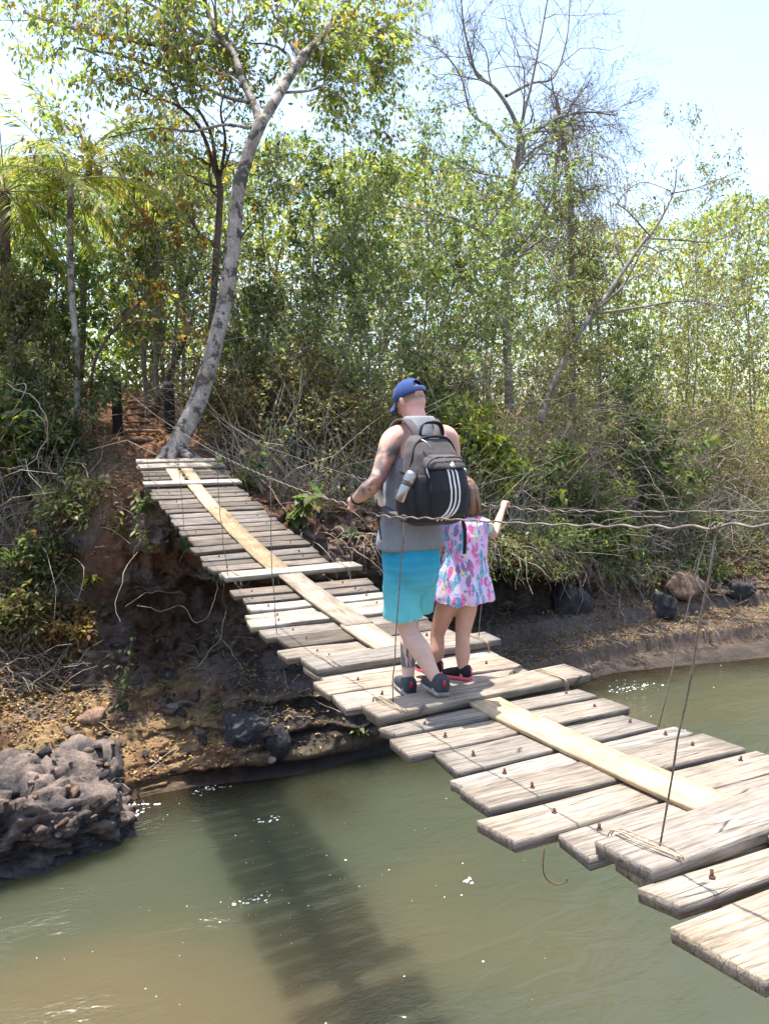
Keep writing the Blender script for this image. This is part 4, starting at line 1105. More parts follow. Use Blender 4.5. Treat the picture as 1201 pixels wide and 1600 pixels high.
# ---- shrubs along the edge of the bank
SPEC_SHRUB = [dict(n=7, f0=.2, ang=.8, len=-.42, wob=.22, up=.02), dict(n=5, f0=.15, ang=.85, len=-.5, wob=.25, seg=5)]
def shrub(name, label, px, Y, h, w, pname, seed, per=7, L=.10, stems=9, mix=None, ratio=.45, droop=.3, bark=M_TWIG_DARK, six=False, group=None, keep=1.0):
    rg = np.random.default_rng(seed); b = site(px, Y); tr = []
    for k in range(stems):
        a = rg.random() * 6.28; rr = w * math.sqrt(rg.random())
        e = np.array([math.cos(a) * rr, math.sin(a) * rr * .7, h * (.65 + .45 * rg.random())])
        tr.append(([(0, 0, -.1), e * .4 + rg.normal(size=3) * .06, e * .75 + rg.normal(size=3) * .08, e], .018, .006))
    return make_tree(name, label, b, tr, SPEC_SHRUB, [dict(per=per, L=L, pname=pname, droop=droop, mix=mix, ratio=ratio, six=six, keep=keep)], bark, seed, 'shrub', group, .003, 'foliage')
shrub('shrub', 'broad dark shrub at the left edge beside the path', 50, 14.9, 1.7, 1.3, 'green', 401, 6, .11, 10, ('straw', .1))
shrub('shrub', 'shrub with a few big yellowing leaves at far left', 15, 14.6, 1.5, .9, 'green', 402, 6, .15, 8, ('lemon', .25), six=True)
shrub('shrub', 'deep green shrub left of the bridge head, below the slender palm', 70, 14.7, 1.0, .7, 'green', 403, 6, .13, 8, six=True)
shrub('shrub', 'dry brown shrub just right of the leaning tree\'s foot', 370, 14.2, 1.4, 1.0, 'dry', 404, 8, .09, 10, ('green', .25))
shrub('shrub', 'straw coloured shrub behind the right handrail left of the man', 450, 14.0, 1.7, 1.1, 'dry', 405, 8, .09, 11, ('olive', .4))
shrub('shrub', 'dusty green shrub directly behind the man\'s left arm', 545, 13.9, 1.7, 1.1, 'olive', 406, 8, .09, 11, ('dry', .35))
shrub('shrub', 'yellow leaved shrub just right of the backpack', 760, 14.0, 1.6, .6, 'lemon', 407, 6, .16, 6, ('green', .3), six=True)
shrub('shrub', 'green shrub to the right of the yellow leaved shrub', 840, 14.9, 1.6, 1.1, 'green', 408, 9, .10, 11, ('olive', .3))
shrub('shrub', 'leafy shrub above the dark undercut on the right bank', 930, 15.0, 1.5, 1.1, 'bright', 409, 9, .095, 11, ('olive', .4))
shrub('shrub', 'sprawling olive shrub above the sunlit rock shelf', 1030, 15.6, 1.5, 1.3, 'olive', 410, 9, .095, 12, ('bright', .3))
shrub('shrub', 'dusty brown shrub at the right picture edge', 1150, 16.2, 1.6, 1.4, 'olive', 411, 8, .095, 12, ('dry', .4))
shrub('shrub', 'low lime green shrub low on the right slope near the edge', 1110, 15.2, .8, 1.0, 'lemon', 412, 9, .09, 9, ('bright', .5))
shrub('shrub', 'tall thin shrub between the man and the leaning trunk', 470, 16.0, 2.6, 1.2, 'green', 413, 8, .10, 10, ('dry', .2))
shrub('shrub', 'tall shrub behind the man\'s head and right shoulder', 690, 15.6, 2.6, 1.3, 'olive', 414, 8, .10, 11, ('bright', .3))
shrub('shrub', 'tall scrubby bush filling the right side of the thicket', 1000, 17.0, 2.8, 1.6, 'olive', 415, 8, .10, 12, ('dry', .2))
shrub('shrub', 'pale scrub bush right of the arching tree\'s trunk', 1110, 18.0, 2.8, 1.7, 'olive', 416, 8, .10, 12, ('straw', .3))

shrub('broad_leaf_shrub', 'broad leaved light green shrub above the man\'s right shoulder', 700, 15.0, 2.2, .9, 'bright', 421, 6, .17, 8, ('sage', .3), .5, .5, six=True)
shrub('broad_leaf_shrub', 'large leaved yellow green shrub right of the girl\'s hand', 830, 14.5, 1.3, .9, 'sage', 422, 6, .16, 8, ('lemon', .25), .55, .5, six=True)
shrub('broad_leaf_shrub', 'blue green broad leaved shrub half way up the right thicket', 1015, 15.4, 2.6, .8, 'bright', 423, 6, .16, 8, ('green', .4), .5, .6, six=True)
shrub('broad_leaf_shrub', 'leafy shrub low above the rock shelf at right', 960, 14.5, 1.0, .9, 'bright', 424, 7, .13, 9, ('lemon', .2), .5, .5, six=True)
shrub('broad_leaf_shrub', 'pale broad leaved shrub left of the man behind the rail', 505, 14.6, 2.0, .9, 'sage', 425, 6, .15, 8, ('bright', .4), .5, .5, six=True)
shrub('broad_leaf_shrub', 'broad leaved bush right of the leaning trunk', 415, 15.5, 2.6, .9, 'bright', 426, 6, .15, 8, ('sage', .3), .5, .5, six=True)
for k, (px, Y, h, w, pn) in enumerate([(40, 13.3, .7, .5, 'green'), (105, 13.6, .6, .4, 'sage'), (90, 12.9, .5, .4, 'dry'), (5, 12.8, .7, .5, 'olive')]):
    shrub('slope_shrub', ['small green shrub on the slope at far left', 'pale little shrub on the slope left of the bridge head', 'small withered shrub half way down the left slope', 'grey green shrub at the left picture edge on the slope', 'green shrub beside the left black post'][k], px, Y, h, w, pn, 430 + k, 6, .10, 7, ('dry', .25))
# ---- broad leaved plants beside the bridge and on the bank face
def sprig(name, label, p, h, n, L, W, pname, seed, spread=.25, droop=.3, group=None, hang=False):
    rg = np.random.default_rng(seed); root = empty(name, p, label, 'plant', group)
    mb = MB(); P = []; D = []
    for k in range(max(2, n // 7)):
        a = rg.random() * 6.28; e = np.array([math.cos(a) * spread, math.sin(a) * spread - .05, (-h if hang else h) * (.6 + .5 * rg.random())])
        path = spline([(0, 0, 0), e * .4 + rg.normal(size=3) * .02, e], 7); mb.tube(path, np.linspace(.007, .003, 7), 4, False)
        for q in range(7):
            P.append(path[1 + q % 6] + rg.normal(size=3) * .012); b = rg.random() * 6.28
            D.append((math.cos(b), math.sin(b) - .25, -droop + .35 * rg.normal()))
    mb.build('stem', M_TWIG_DARK, root)
    P = np.array(P); m = len(P); Ls = L * (.7 + .6 * rg.random(m))
    obj('leaves', leaf_mesh('leaves', P, np.array(D), Ls, Ls * W, pal(pname, m, rg, .15), rg, M_LEAF, .75, True), root)
sprig('broad_leaf_plant', 'broad leaved green plant beside the right edge of the bridge', on_bank(455, 812, 11.9), .55, 42, .26, .6, 'green', 501, .35)
sprig('broad_leaf_plant', 'tall broad leaved plant by the handrail, right of the bridge head', on_bank(375, 765, 12.7), .75, 42, .24, .6, 'green', 502, .35)
sprig('broad_leaf_plant', 'single drooping broad leaved plant below the man\'s left hand', on_bank(543, 830, 12.0), .2, 10, .28, .5, 'green', 503, .12, .9)
sprig('broad_leaf_plant', 'glossy arrow leaved plant under the left side of the deck', atY(285, 845, 12.2), .25, 14, .26, .55, 'dark', 504, .2, .8)
sprig('leafy_vine', 'leafy green vine climbing the lower left bank', on_bank(190, 1110, 11.5), 1.05, 84, .10, .5, 'green', 505, .22, .2)
sprig('leafy_vine', 'hanging green sprig in front of the dark hollow', on_bank(168, 975, 11.7), .55, 35, .10, .5, 'green', 506, .12, .2)
sprig('leafy_vine', 'small sprig beside the blue grey block in the bank', on_bank(258, 1085, 11.8), .3, 21, .10, .5, 'green', 507, .1, .1)
sprig('broad_leaf_plant', 'tiny bright fern like plant above the black boulder', on_bank(335, 1105, 11.4), .12, 28, .12, .4, 'bright', 508, .12, .4)
sprig('leafy_vine', 'pale leaved weed under the planks beside the crusty rock', on_bank(385, 1080, 11.3), .5, 42, .09, .45, 'olive', 509, .18, .1)
sprig('broad_leaf_plant', 'small green weed on the dark rock wall at the waterline', on_bank(562, 1142, 10.5), .12, 21, .12, .5, 'green', 510, .14, .3)
sprig('broad_leaf_plant', 'yellow leaved plant on the left bank beside the bridge', on_bank(135, 915, 11.5), .22, 14, .15, .55, 'lemon', 511, .15, .3)
sprig('leafy_vine', 'bright green vine trailing over the undercut right bank', atY(985, 850, 14.1), .75, 70, .12, .6, 'bright', 512, .25, .4, hang=True)
sprig('broad_leaf_plant', 'yellow spotted broad leaved plant just right of the backpack', atY(755, 735, 13.6), .45, 28, .22, .5, 'lemon', 513, .25, .5)
sprig('broad_leaf_plant', 'bushy green plant hanging under the bridge head at left', on_bank(190, 835, 12.6), .7, 56, .12, .5, 'olive', 514, .3, .4)
sprig('broad_leaf_plant', 'leafy green plant under the bridge head at its left edge', atY(222, 800, 12.35), .5, 49, .16, .5, 'green', 515, .28, .3)
sprig('broad_leaf_plant', 'olive weed on the earth face left of the far planks', on_bank(240, 855, 12.4), .35, 42, .13, .5, 'sage', 516, .25, .2)
sprig('broad_leaf_plant', 'green leaves poking out under the middle of the deck edge', atY(345, 905, 12.0), .25, 21, .14, .5, 'bright', 517, .15, .5)
sprig('leafy_vine', 'trailing weed on the brown face above the black boulder', on_bank(330, 1010, 12.6), .35, 35, .10, .45, 'green', 518, .2, .3)
sprig('leafy_vine', 'leafy sprig at the left edge of the dark hollow', on_bank(120, 1000, 12.4), .4, 35, .11, .5, 'sage', 519, .2, .2)
# ---- uncountable undergrowth
rg = np.random.default_rng(601)
def scatter_xy(n, x0, x1, off0, off1):
    X = x0 + (x1 - x0) * rg.random(n); S_ = station(X); lip = S_[:, 8, 0]
    Y = lip + off0 + (off1 - off0) * rg.random(n) ** 1.3
    Y = np.where((X > .5) & (X < 8), np.maximum(Y, lip - .35 + .5 * rg.random(n)), Y)
    return X, Y, ground_z(X, Y)
tb = MB()
X, Y, Z = scatter_xy(6800, -1.5, 20, -.7, 5.5)
for x, y, z in zip(X, Y, Z):
    if -1.6 < x - 2.15 < 1.0 and y < 19: continue
    L = .5 + 2.6 * rg.random() ** 1.6
    tb.tube(wander(rg, (x, y, z - .05), (rg.normal() * .6, rg.normal() * .6, .8), L, 5, .30, -.05), np.linspace(.006, .0022, 5) * (.6 + .9 * rg.random()), 3, False)
X, Y, Z = scatter_xy(900, -1.6, 1.1, -2.1, .4)
for x, y, z in zip(X, Y, Z):
    tb.tube(wander(rg, (x, y, z - .03), (rg.normal() * .9, rg.normal() * .6 - .3, .55), .25 + .8 * rg.random() ** 1.7, 5, .3, -.10), np.linspace(.005, .002, 5) * (.6 + .9 * rg.random()), 3, False)
tag(tb.build('dry_thicket', M_TWIG, None), 'tangled mass of pale dry twigs and stalks covering the bank behind the bridge', kind='stuff')
tb = MB()
X, Y, Z = scatter_xy(1300, -1.5, 24, 1.0, 8)
for x, y, z in zip(X, Y, Z):
    if abs(x - 2.15) < 1.1 and y < 19.5: continue
    L = 1.0 + 2.2 * rg.random()
    tb.tube(wander(rg, (x, y, z - .05), (rg.normal() * .45, rg.normal() * .45, 1.0), L, 8, .22, -.03), np.linspace(.012, .003, 8) * (.5 + .8 * rg.random()), 4, False)
tag(tb.build('brown_undergrowth', M_TWIG_DARK, None), 'dense thin brown stems standing between the trees', kind='stuff')
# low foliage
def low_foliage(n, x0, x1, o0, o1, hmax, L, pn, name, label, seed, thr=-.1, mat=None):
    rg = np.random.default_rng(seed)
    X, Y, Z = scatter_xy(n, x0, x1, o0, o1)
    H = hmax * rg.random(n) ** 1.2
    P = np.stack([X, Y, Z + H + .02], 1)
    k = (fbm(P * .95, 3, seed) > thr) & (path_mask(X, Y) < .3) & ~((X > .85) & (X < 3.1) & (Y < 19)) & ~((np.abs(X - 2.2) < 1.4) & (Y < 13.0))
    P = P[k]; m = len(P); c = pal(pn[0], m, rg)
    for (q, w) in pn[1:]:
        s = (rg.random(m) < w); c[s] = pal(q, int(s.sum()), rg)
    c *= (1 + .35 * fbm(P * 1.4, 3, seed + 1))[:, None]
    D = rg.normal(size=(m, 3)) + np.array([0, -.2, -.35])
    Ls = L * (.6 + .8 * rg.random(m))
    tag(obj(name, leaf_mesh(name, P, D, Ls, Ls * .45, np.clip(c, .008, .8), rg, mat or M_LEAF)), label, kind='stuff')
low_foliage(30000, 3.2, 22, -.7, 5.0, 2.2, .09, ['straw', ('sage', .45), ('bright', .25)], 'scrub_foliage', 'mixed dusty small leaved scrub behind the bridge and along the right bank', 611, -.12)
low_foliage(4200, -2.5, 1.0, -1.5, .6, .55, .10, ['green', ('dry', .35), ('sage', .3)], 'slope_foliage', 'low mixed scrub on the earth slope left of the bridge head', 614, -.02)
low_foliage(6500, -2.5, 2.0, -.6, 5.0, 1.7, .095, ['green', ('dry', .3), ('olive', .3)], 'shady_foliage', 'dark shady undergrowth at the left of the bridge head', 612, -.15)
low_foliage(17000, 6.5, 22, -1.5, 1.0, .75, .09, ['bright', ('sage', .5), ('lemon', .12)], 'bank_foliage', 'green trailing leaves over the edge of the right bank', 613, -.05)
low_foliage(7000, 21, 40, -.5, 8, 3.6, .17, ['sage', ('bright', .3), ('dry', .15)], 'scrub_foliage', 'riverside scrub continuing beyond the right of the view', 615, -.2)
low_foliage(6000, -14, -2.3, -1.2, 8, 3.4, .17, ['green', ('sage', .3), ('dry', .15)], 'scrub_foliage', 'riverside scrub continuing beyond the left of the view', 616, -.2)
# dead leaves on the ground
def litter(n, x0, x1, o0, o1, seed, label, dz=.02):
    rg = np.random.default_rng(seed); X, Y, Z = scatter_xy(n, x0, x1, o0, o1)
    P = np.stack([X, Y, Z + dz + .03 * rg.random(n)], 1); c = pal('dry', n, rg); w = rg.random(n) < .04; c[w] = pal('gold', int(w.sum()), rg)
    D = rg.normal(size=(n, 3)) * (1, 1, .3)
    tag(obj('leaf_litter', leaf_mesh('leaf_litter', P, D, .09 * (.5 + .8 * rg.random(n)), .045, c, rg, M_DRYLEAF, .85)), label, kind='stuff')
litter(7000, -2.5, 1.3, -2.6, .5, 622, 'dead brown leaves strewn down the earth slope left of the bridge')
litter(12000, -2.5, 20, -.8, 4.5, 621, 'brown fallen leaves covering the ground under the trees')
# litter on the ledges and shelves of the bank face
deps = bank.data; nvv = len(deps.vertices)
co = np.empty(nvv * 3, np.float32); deps.vertices.foreach_get('co', co); co = co.reshape(-1, 3)
no = np.empty(nvv * 3, np.float32); deps.vertices.foreach_get('normal', no); no = no.reshape(-1, 3)
co_b = co; vv_b = v_bank
ok = np.where((no[:, 2] > .5) & (co[:, 2] > .15) & (co[:, 1] < 15) & (co[:, 0] > -2.5) & (co[:, 0] < 18))[0]
sel = rg.choice(ok, 16000); P = co[sel] + rg.normal(size=(16000, 3)) * (.03, .03, 0) + (0, 0, .015)
c = pal('dry', 16000, rg); w = rg.random(16000) < .05; c[w] = pal('gold', int(w.sum()), rg)
tag(obj('leaf_litter', leaf_mesh('leaf_litter', P, rg.normal(size=(16000, 3)) * (1, 1, .3), .08 * (.5 + .7 * rg.random(16000)), .04, c, rg, M_DRYLEAF, .85)), 'fallen leaves caught on the rock ledges of the bank', kind='stuff')
# dead twigs lying on the bank face
tb = MB()
sel = rg.choice(ok, 1500)
for p in co[sel]:
    L = .15 + .5 * rg.random() ** 2
    tb.tube(wander(rg, p + (0, -.02, .03), (rg.normal(), rg.normal() * .7, .25 * rg.normal() + .1), L, 5, .2, -.05), .0035 * (.5 + rg.random()), 3, False)
tag(tb.build('fallen_twigs', M_TWIG, None), 'dead twigs strewn over the ledges of the bank', kind='stuff')
# roots and creepers hanging over the bank edge
hb = MB()
for k in range(380):
    x = -1.5 + 17.5 * rg.random()
    if x < 3 and rg.random() < .7: continue
    x = x; S_ = station([x])[0]
    p = np.array([x, S_[7, 0] - .03 - .25 * rg.random(), S_[7, 1] + .3 * rg.random() - .2])
    L = .3 + 1.1 * rg.random() ** 1.5
    hb.tube(wander(rg, p, (rg.normal() * .5, -.5, .1 + .3 * rg.normal()), L, 9, .26, -.22), np.linspace(.008, .003, 9) * (.4 + .9 * rg.random() ** 2), 4, False)
tag(hb.build('hanging_roots', M_TWIG, None), 'thin roots and dry creepers hanging from the edge of the bank', kind='stuff')
def creeper(name, label, pts, r=.011, mat=None):
    m = MB(); A = spline([atY(*p) for p in pts], 32); A += np.stack([vnoise(A * 9, 5), vnoise(A * 9, 6), vnoise(A * 9, 7)], 1) * .04
    tag(m.build(name, mat or M_TWIG, None), label, 'root') if m.tube(A, np.linspace(r, r * .45, 32) * .75 * (1 + .25 * vnoise(A * 30, 3)), 6) is None else None
creeper('hanging_root', 'pale looping root hanging in front of the dark hollow', [(335, 880, 12.2), (338, 930, 12.1), (322, 965, 12.0), (305, 972, 12.0), (285, 945, 12.1), (250, 955, 12.2), (215, 945, 12.3)])
creeper('hanging_root', 'long thin root slanting across the dark hollow', [(355, 955, 12.0), (340, 1000, 12.1), (310, 1035, 12.2), (283, 1050, 12.3)], .009)
creeper('hanging_root', 'curved root arching down beside the deck edge to the boulder', [(335, 985, 12.1), (370, 1030, 12.0), (378, 1060, 11.9), (350, 1095, 11.9)], .008)
creeper('hanging_root', 'fine arched stem over the left bank hollow', [(195, 945, 12.2), (225, 930, 12.1), (260, 923, 12.1), (290, 928, 12.2)], .006)
for k, pts in enumerate([[(800, 822, 13.0), (835, 845, 12.9), (850, 890, 12.8), (875, 905, 12.8), (900, 890, 12.9)], [(850, 790, 13.3), (858, 840, 13.1), (840, 880, 13.0), (830, 905, 12.9)], [(945, 790, 13.6), (955, 830, 13.5), (970, 875, 13.4)], [(905, 850, 13.4), (930, 880, 13.2), (945, 930, 13.1)], [(1105, 850, 14.3), (1125, 875, 14.2), (1160, 915, 14.0)], [(1190, 900, 14.0), (1185, 950, 13.8), (1190, 990, 13.7)]]):
    creeper('bare_creeper', ['whitish creeper looping over the dark undercut behind the girl', 'pale forked creeper right of the girl\'s hand', 'pale straight stick hanging over the vines', 'thin creeper dangling at the undercut\'s right end', 'pale stick slanting down to the rock shelf', 'thin creeper hanging at the right picture edge'][k], pts, .011)
for k, pts in enumerate([[(0, 612, 14.9), (40, 600, 13.7), (22, 640, 13.6), (0, 650, 13.6)], [(0, 690, 13.9), (40, 640, 13.6), (65, 655, 13.5), (75, 690, 13.5)], [(10, 600, 13.8), (60, 630, 13.5), (72, 680, 13.4), (50, 720, 13.3), (10, 735, 13.3)]]):
    creeper('bare_creeper', ['bleached bent stick at the left edge', 'bleached sticks arching over the left bank', 'long grey stick curving down at the left edge'][k], pts, .013)

# middle storey that closes the gaps between the trees
def storey(n, px0, px1, y0, y1, pyt, L, pn, name, label, seed, thr):
    rg = np.random.default_rng(seed); px = px0 + (px1 - px0) * rg.random(n); Y = y0 + (y1 - y0) * rg.random(n)
    x0 = (px - 600.5) / 1200; wx = x0 * math.cos(YAW) + math.sin(YAW); wy = -x0 * math.sin(YAW) + math.cos(YAW)
    X = wx / wy * Y; Z0 = ground_z(X, Y); top = CAM_Z + (645 - np.interp(px, *pyt)) / 1200 * Y / wy
    H = rg.random(n) ** 1.1; P = np.stack([X, Y, Z0 + (top - Z0) * H], 1)
    k = (fbm(P * .9, 3, seed) > thr) & ~((X > .9) & (X < 3.9) & (Y < 21.5))
    P = P[k]; m = len(P); c = pal(pn[0], m, rg)
    for (q, w) in pn[1:]:
        z = fbm(P * .6 + len(q), 2, seed + 9) * .35 + w > rg.random(m); c[z] = pal(q, int(z.sum()), rg)
    c *= (1 + .35 * fbm(P * 1.5, 3, seed + 1))[:, None]
    Ls = L * (.55 + .9 * rg.random(m))
    tag(obj(name, leaf_mesh(name, P, rg.normal(size=(m, 3)) + (0, -.1, -.45), Ls, Ls * .45, np.clip(c, .008, .8), rg)), label, kind='stuff')
storey(27000, 330, 1260, 16.6, 22, ([330, 420, 520, 640, 760, 860, 960, 1060, 1260], [430, 360, 330, 330, 350, 410, 420, 430, 420]), .10, ['olive', ('bright', .28), ('dry', .22)], 'middle_foliage', 'dense middle storey of small leaved bushes behind the man and to the right', 801, -.08)
storey(9000, -60, 330, 16.5, 22, ([-60, 60, 160, 330], [380, 400, 420, 380]), .11, ['green', ('olive', .4), ('dry', .12)], 'left_foliage', 'leafy middle storey behind the palms at left', 802, -.05)
# grey vine tangle in front of the right-hand trees
rg = np.random.default_rng(805); tb = MB()
for q in range(2900):
    px = 340 + 830 * rg.random() ** .8; y = 14.2 + 3.0 * rg.random(); p = site(px, y)
    p = p + np.array([0, 0, .2 + 3.3 * rg.random() ** 1.4])
    tb.tube(wander(rg, p, (rg.normal(), rg.normal() * .5, .5 * rg.normal() + .1), .8 + 1.8 * rg.random(), 9, .2, -.05), np.linspace(.007, .0025, 9) * (.5 + .8 * rg.random()), 3, False)
tag(tb.build('vine_tangle', M_TWIG, None), 'tangle of thin grey vines and dead branches in front of the trees', kind='stuff')
# creeping cover that hangs down the face of the right bank
rg = np.random.default_rng(811)
sel = np.where((co_b[:, 0] > 6.3) & (co_b[:, 0] < 19) & (co_b[:, 1] < 17) & (vv_b > 5.9) & (vv_b < 8.8))[0]
sel = rg.choice(sel, 15000); P = co_b[sel] + rg.normal(size=(15000, 3)) * (.08, .10, .12) + (0, -.12, .05)
k = fbm(P * 1.1, 3, 812) > -.12; P = P[k]; m = len(P)
c = pal('sage', m, rg); z = rg.random(m) < .40; c[z] = pal('bright', int(z.sum()), rg); z = rg.random(m) < .25; c[z] = pal('dry', int(z.sum()), rg)
c *= (1 + .35 * fbm(P * 1.5, 3, 813))[:, None]
Ls = .09 * (.5 + .9 * rg.random(m))
tag(obj('bank_creeper', leaf_mesh('bank_creeper', P, rg.normal(size=(m, 3)) + (0, -.4, -.6), Ls, Ls * .5, np.clip(c, .008, .8), rg)), 'leafy creepers hanging down the right bank towards the rock shelf', kind='stuff')

# ---- the wood behind: reads as one mass
rg = np.random.default_rng(701)
n = 118000
PXs = np.concatenate([rg.random(98000) * 1500 - 180, -180 - 620 * rg.random(10000), 1320 + 700 * rg.random(10000)])
topy = np.interp(PXs, [-180, 0, 120, 200, 300, 380, 470, 560, 650, 760, 860, 950, 1020, 1090, 1130, 1200, 1320], [220, 240, 270, 270, 265, 250, 225, 235, 250, 290, 340, 355, 345, 345, 320, 300, 300])
Yd = 21 + 13 * rg.random(n)
topn = topy + 34 * fbm(np.stack([PXs / 40, 0 * PXs, 0 * PXs], 1), 3, 15)
xx_ = (PXs - 600.5) / 1200; yy_ = -(topn - 800) / 1200
dx_ = xx_; dy_ = math.cos(PITCH) + yy_ * math.sin(PITCH); dz_ = -math.sin(PITCH) + yy_ * math.cos(PITCH)
wx_ = dx_ * math.cos(YAW) + dy_ * math.sin(YAW); wy_ = -dx_ * math.sin(YAW) + dy_ * math.cos(YAW)
kk_ = Yd / wy_; zt = CAM_Z + dz_ * kk_
P = np.stack([wx_ * kk_, Yd, 3.6 + (zt - 3.6) * (1 - rg.random(n) ** 1.1)], 1)
k = fbm(P * .55, 3, 71) > -.27 - .35 * (1 - smooth(6.5, 9.0, P[:, 2])); P = P[k]
n = len(P); c = np.where((fbm(P * .25, 2, 72) > 0)[:, None], pal('yellow', n, rg), pal('bright', n, rg)); c *= (1 + .35 * fbm(P * .7, 3, 73))[:, None]
Ls = .22 * (.6 + .8 * rg.random(n)) * np.where((P[:, 0] < -2.5) | (P[:, 0] / P[:, 1] > 1.5), 1.7, 1.0)
tag(obj('distant_wood', leaf_mesh('distant_wood', P, rg.normal(size=(n, 3)) + (0, 0, -.5), Ls, Ls * .5, np.clip(c, .008, .8), rg)), 'hazy mass of trees behind the riverside thicket', kind='stuff')
tb = MB()
for q in range(50):
    px = rg.random() * 1400 - 100; y = 19 + 13 * rg.random(); p = site(px, y)
    if abs(px - 225) < 26 and y < 26: continue
    h = 2.5 + 4.5 * rg.random(); r = .025 + .05 * rg.random() ** 2
    tb.tube(wander(rg, p - (0, 0, .2), (rg.normal() * .12, rg.normal() * .12, 1), h, 8, .06, .04), np.linspace(r, r * .4, 8), 5, False)
tag(tb.build('distant_stems', M_BARK_GREY, None), 'many slim trunks of the wood behind the thicket', kind='stuff')



M_ROOT = bark_mat('root_bark', (.11, .065, .045), (.20, .13, .09), (.30, .21, .15), 5)
# exposed roots that make the steps of the dirt path
for k, (py, dx, w) in enumerate([(690, 0, .50), (676, 4, .44), (662, -2, .46), (650, 3, .42), (640, 0, .40), (630, -3, .38)]):
    p = on_bank(226 + dx, py, 15); rg = np.random.default_rng(900 + k); m = MB()
    A = spline([p + np.array([-w, .03 * rg.normal(), .02]), p + np.array([-w * .4, .05 * rg.normal(), .035]), p + np.array([w * .35, .05 * rg.normal(), .03]), p + np.array([w, .05 * rg.normal() + .05, .02])], 14)
    m.tube(A - p, np.linspace(.045, .028, 14) * (1 + .2 * rg.normal(size=14)), 7)
    tag(m.build('path_root', M_ROOT, None, True, p), 'exposed root forming a step across the dirt path between the black posts', 'root', 'roots across the dirt path')
# ================================================================ PEOPLE
def ring_loft(mb, rings, n=20, power=2.0):
    """rings: (centre, axis a (vector with its radius), axis b); closed at both ends"""
    a = np.arange(n) * 2 * math.pi / n
    ca = np.sign(np.cos(a)) * np.abs(np.cos(a)) ** (2 / power); sa = np.sign(np.sin(a)) * np.abs(np.sin(a)) ** (2 / power)
    V = []
    for c, u, w in rings:
        V.append(np.asarray(c, float) + ca[:, None] * np.asarray(u, float) + sa[:, None] * np.asarray(w, float))
    m = len(rings); V = np.concatenate(V + [[np.asarray(rings[0][0], float)], [np.asarray(rings[-1][0], float)]])
    Q = [[k * n + e, k * n + (e + 1) % n, (k + 1) * n + (e + 1) % n, (k + 1) * n + e] for k in range(m - 1) for e in range(n)]
    T = [[m * n, (e + 1) % n, e] for e in range(n)] + [[m * n + 1, (m - 1) * n + e, (m - 1) * n + (e + 1) % n] for e in range(n)]
    mb.add(V, Q, T)
def limb(mb, pts, n=10, sub=5):
    """tapered limb through rows (x,y,z,r) with rounded ends"""
    A = spline(pts, (len(pts) - 1) * sub + 1)
    p = A[:, :3]; r = np.maximum(A[:, 3], .003)
    d0 = nrm(p[0] - p[1]); d1 = nrm(p[-1] - p[-2])
    p = np.concatenate([[p[0] + d0 * r[0] * .8, p[0] + d0 * r[0] * .5], p, [p[-1] + d1 * r[-1] * .5, p[-1] + d1 * r[-1] * .8]])
    r = np.concatenate([[r[0] * .5, r[0] * .85], r, [r[-1] * .85, r[-1] * .5]])
    V, Q, T = tube(p, r, n, True); mb.add(V, Q, T)
def ball(mb, c, a, b, cc):
    V, T = ICO[3]; mb.add(np.asarray(c) + V[:, :1] * np.asarray(a) + V[:, 1:2] * np.asarray(b) + V[:, 2:3] * np.asarray(cc), None, T)
def fuse(mb, voxel, it=4, fac=.5):
    """one continuous surface out of overlapping closed pieces"""
    me = mb.mesh('tmp'); o = obj('tmp', me)
    m = o.modifiers.new('r', 'REMESH'); m.mode = 'VOXEL'; m.voxel_size = voxel; m.use_smooth_shade = True
    s = o.modifiers.new('s', 'SMOOTH'); s.factor = fac; s.iterations = it
    ev = o.evaluated_get(bpy.context.evaluated_depsgraph_get())
    out = bpy.data.meshes.new_from_object(ev)
    bpy.data.objects.remove(o); bpy.data.meshes.remove(me)
    n = len(out.vertices); co = np.empty(n * 3, np.float32); out.vertices.foreach_get('co', co)
    no = np.empty(n * 3, np.float32); out.vertices.foreach_get('normal', no)
    out.polygons.foreach_set('use_smooth', np.ones(len(out.polygons), bool))
    return out, co.reshape(-1, 3), no.reshape(-1, 3)
def finish(me, name, co, mat, parent, org, col=None):
    me.vertices.foreach_set('co', (co - np.asarray(org)).astype(np.float32).ravel()); me.name = name
    if col is not None:
        at = me.attributes.new('col', 'FLOAT_COLOR', 'POINT'); c = np.ones((len(co), 4), np.float32); c[:, :3] = col; at.data.foreach_set('color', c.ravel())
    me.materials.clear(); me.materials.append(mat); me.update()
    return obj(name, me, parent)

t = NT('skin'); v = t.coord('Object'); t.base(t.mix(1.0, t.attr(), t.ramp(t.noise(40, 4, .6, v), [(.3, (.92, .9, .9)), (.7, (1.06, 1.05, 1.05))]), 'MULTIPLY')); t.set(.5, .35)
t.b.inputs['Subsurface Weight'].default_value = .12; t.b.inputs['Subsurface Radius'].default_value = (1, .35, .2); t.b.inputs['Subsurface Scale'].default_value = .01
t.bump(t.noise(120, 3, .6, v), .15, .003); M_SKIN = t.m
def cloth_mat(name, rough=.9, weave=260, colnode=None, base=None, mottle=.2, bump=.35):
    t = NT(name); v = t.coord('Object')
    if base is not None:
        f = t.noise(weave, 3, .7, v)
        t.base(t.mix(1.0, t.ramp(f, [(.3, tuple(x * (1 - mottle) for x in base)), (.7, tuple(min(1, x * (1 + mottle)) for x in base))]), t.ramp(t.noise(9, 3, .6, v), [(.3, (.88, .88, .88)), (.7, (1.1, 1.1, 1.1))]), 'MULTIPLY'))
    else:
        t.base(t.attr())
    t.set(rough, .15); t.b.inputs['Sheen Weight'].default_value = .08
    t.bump(t.noise(weave, 3, .7, v), bump, .004)
    return t.m

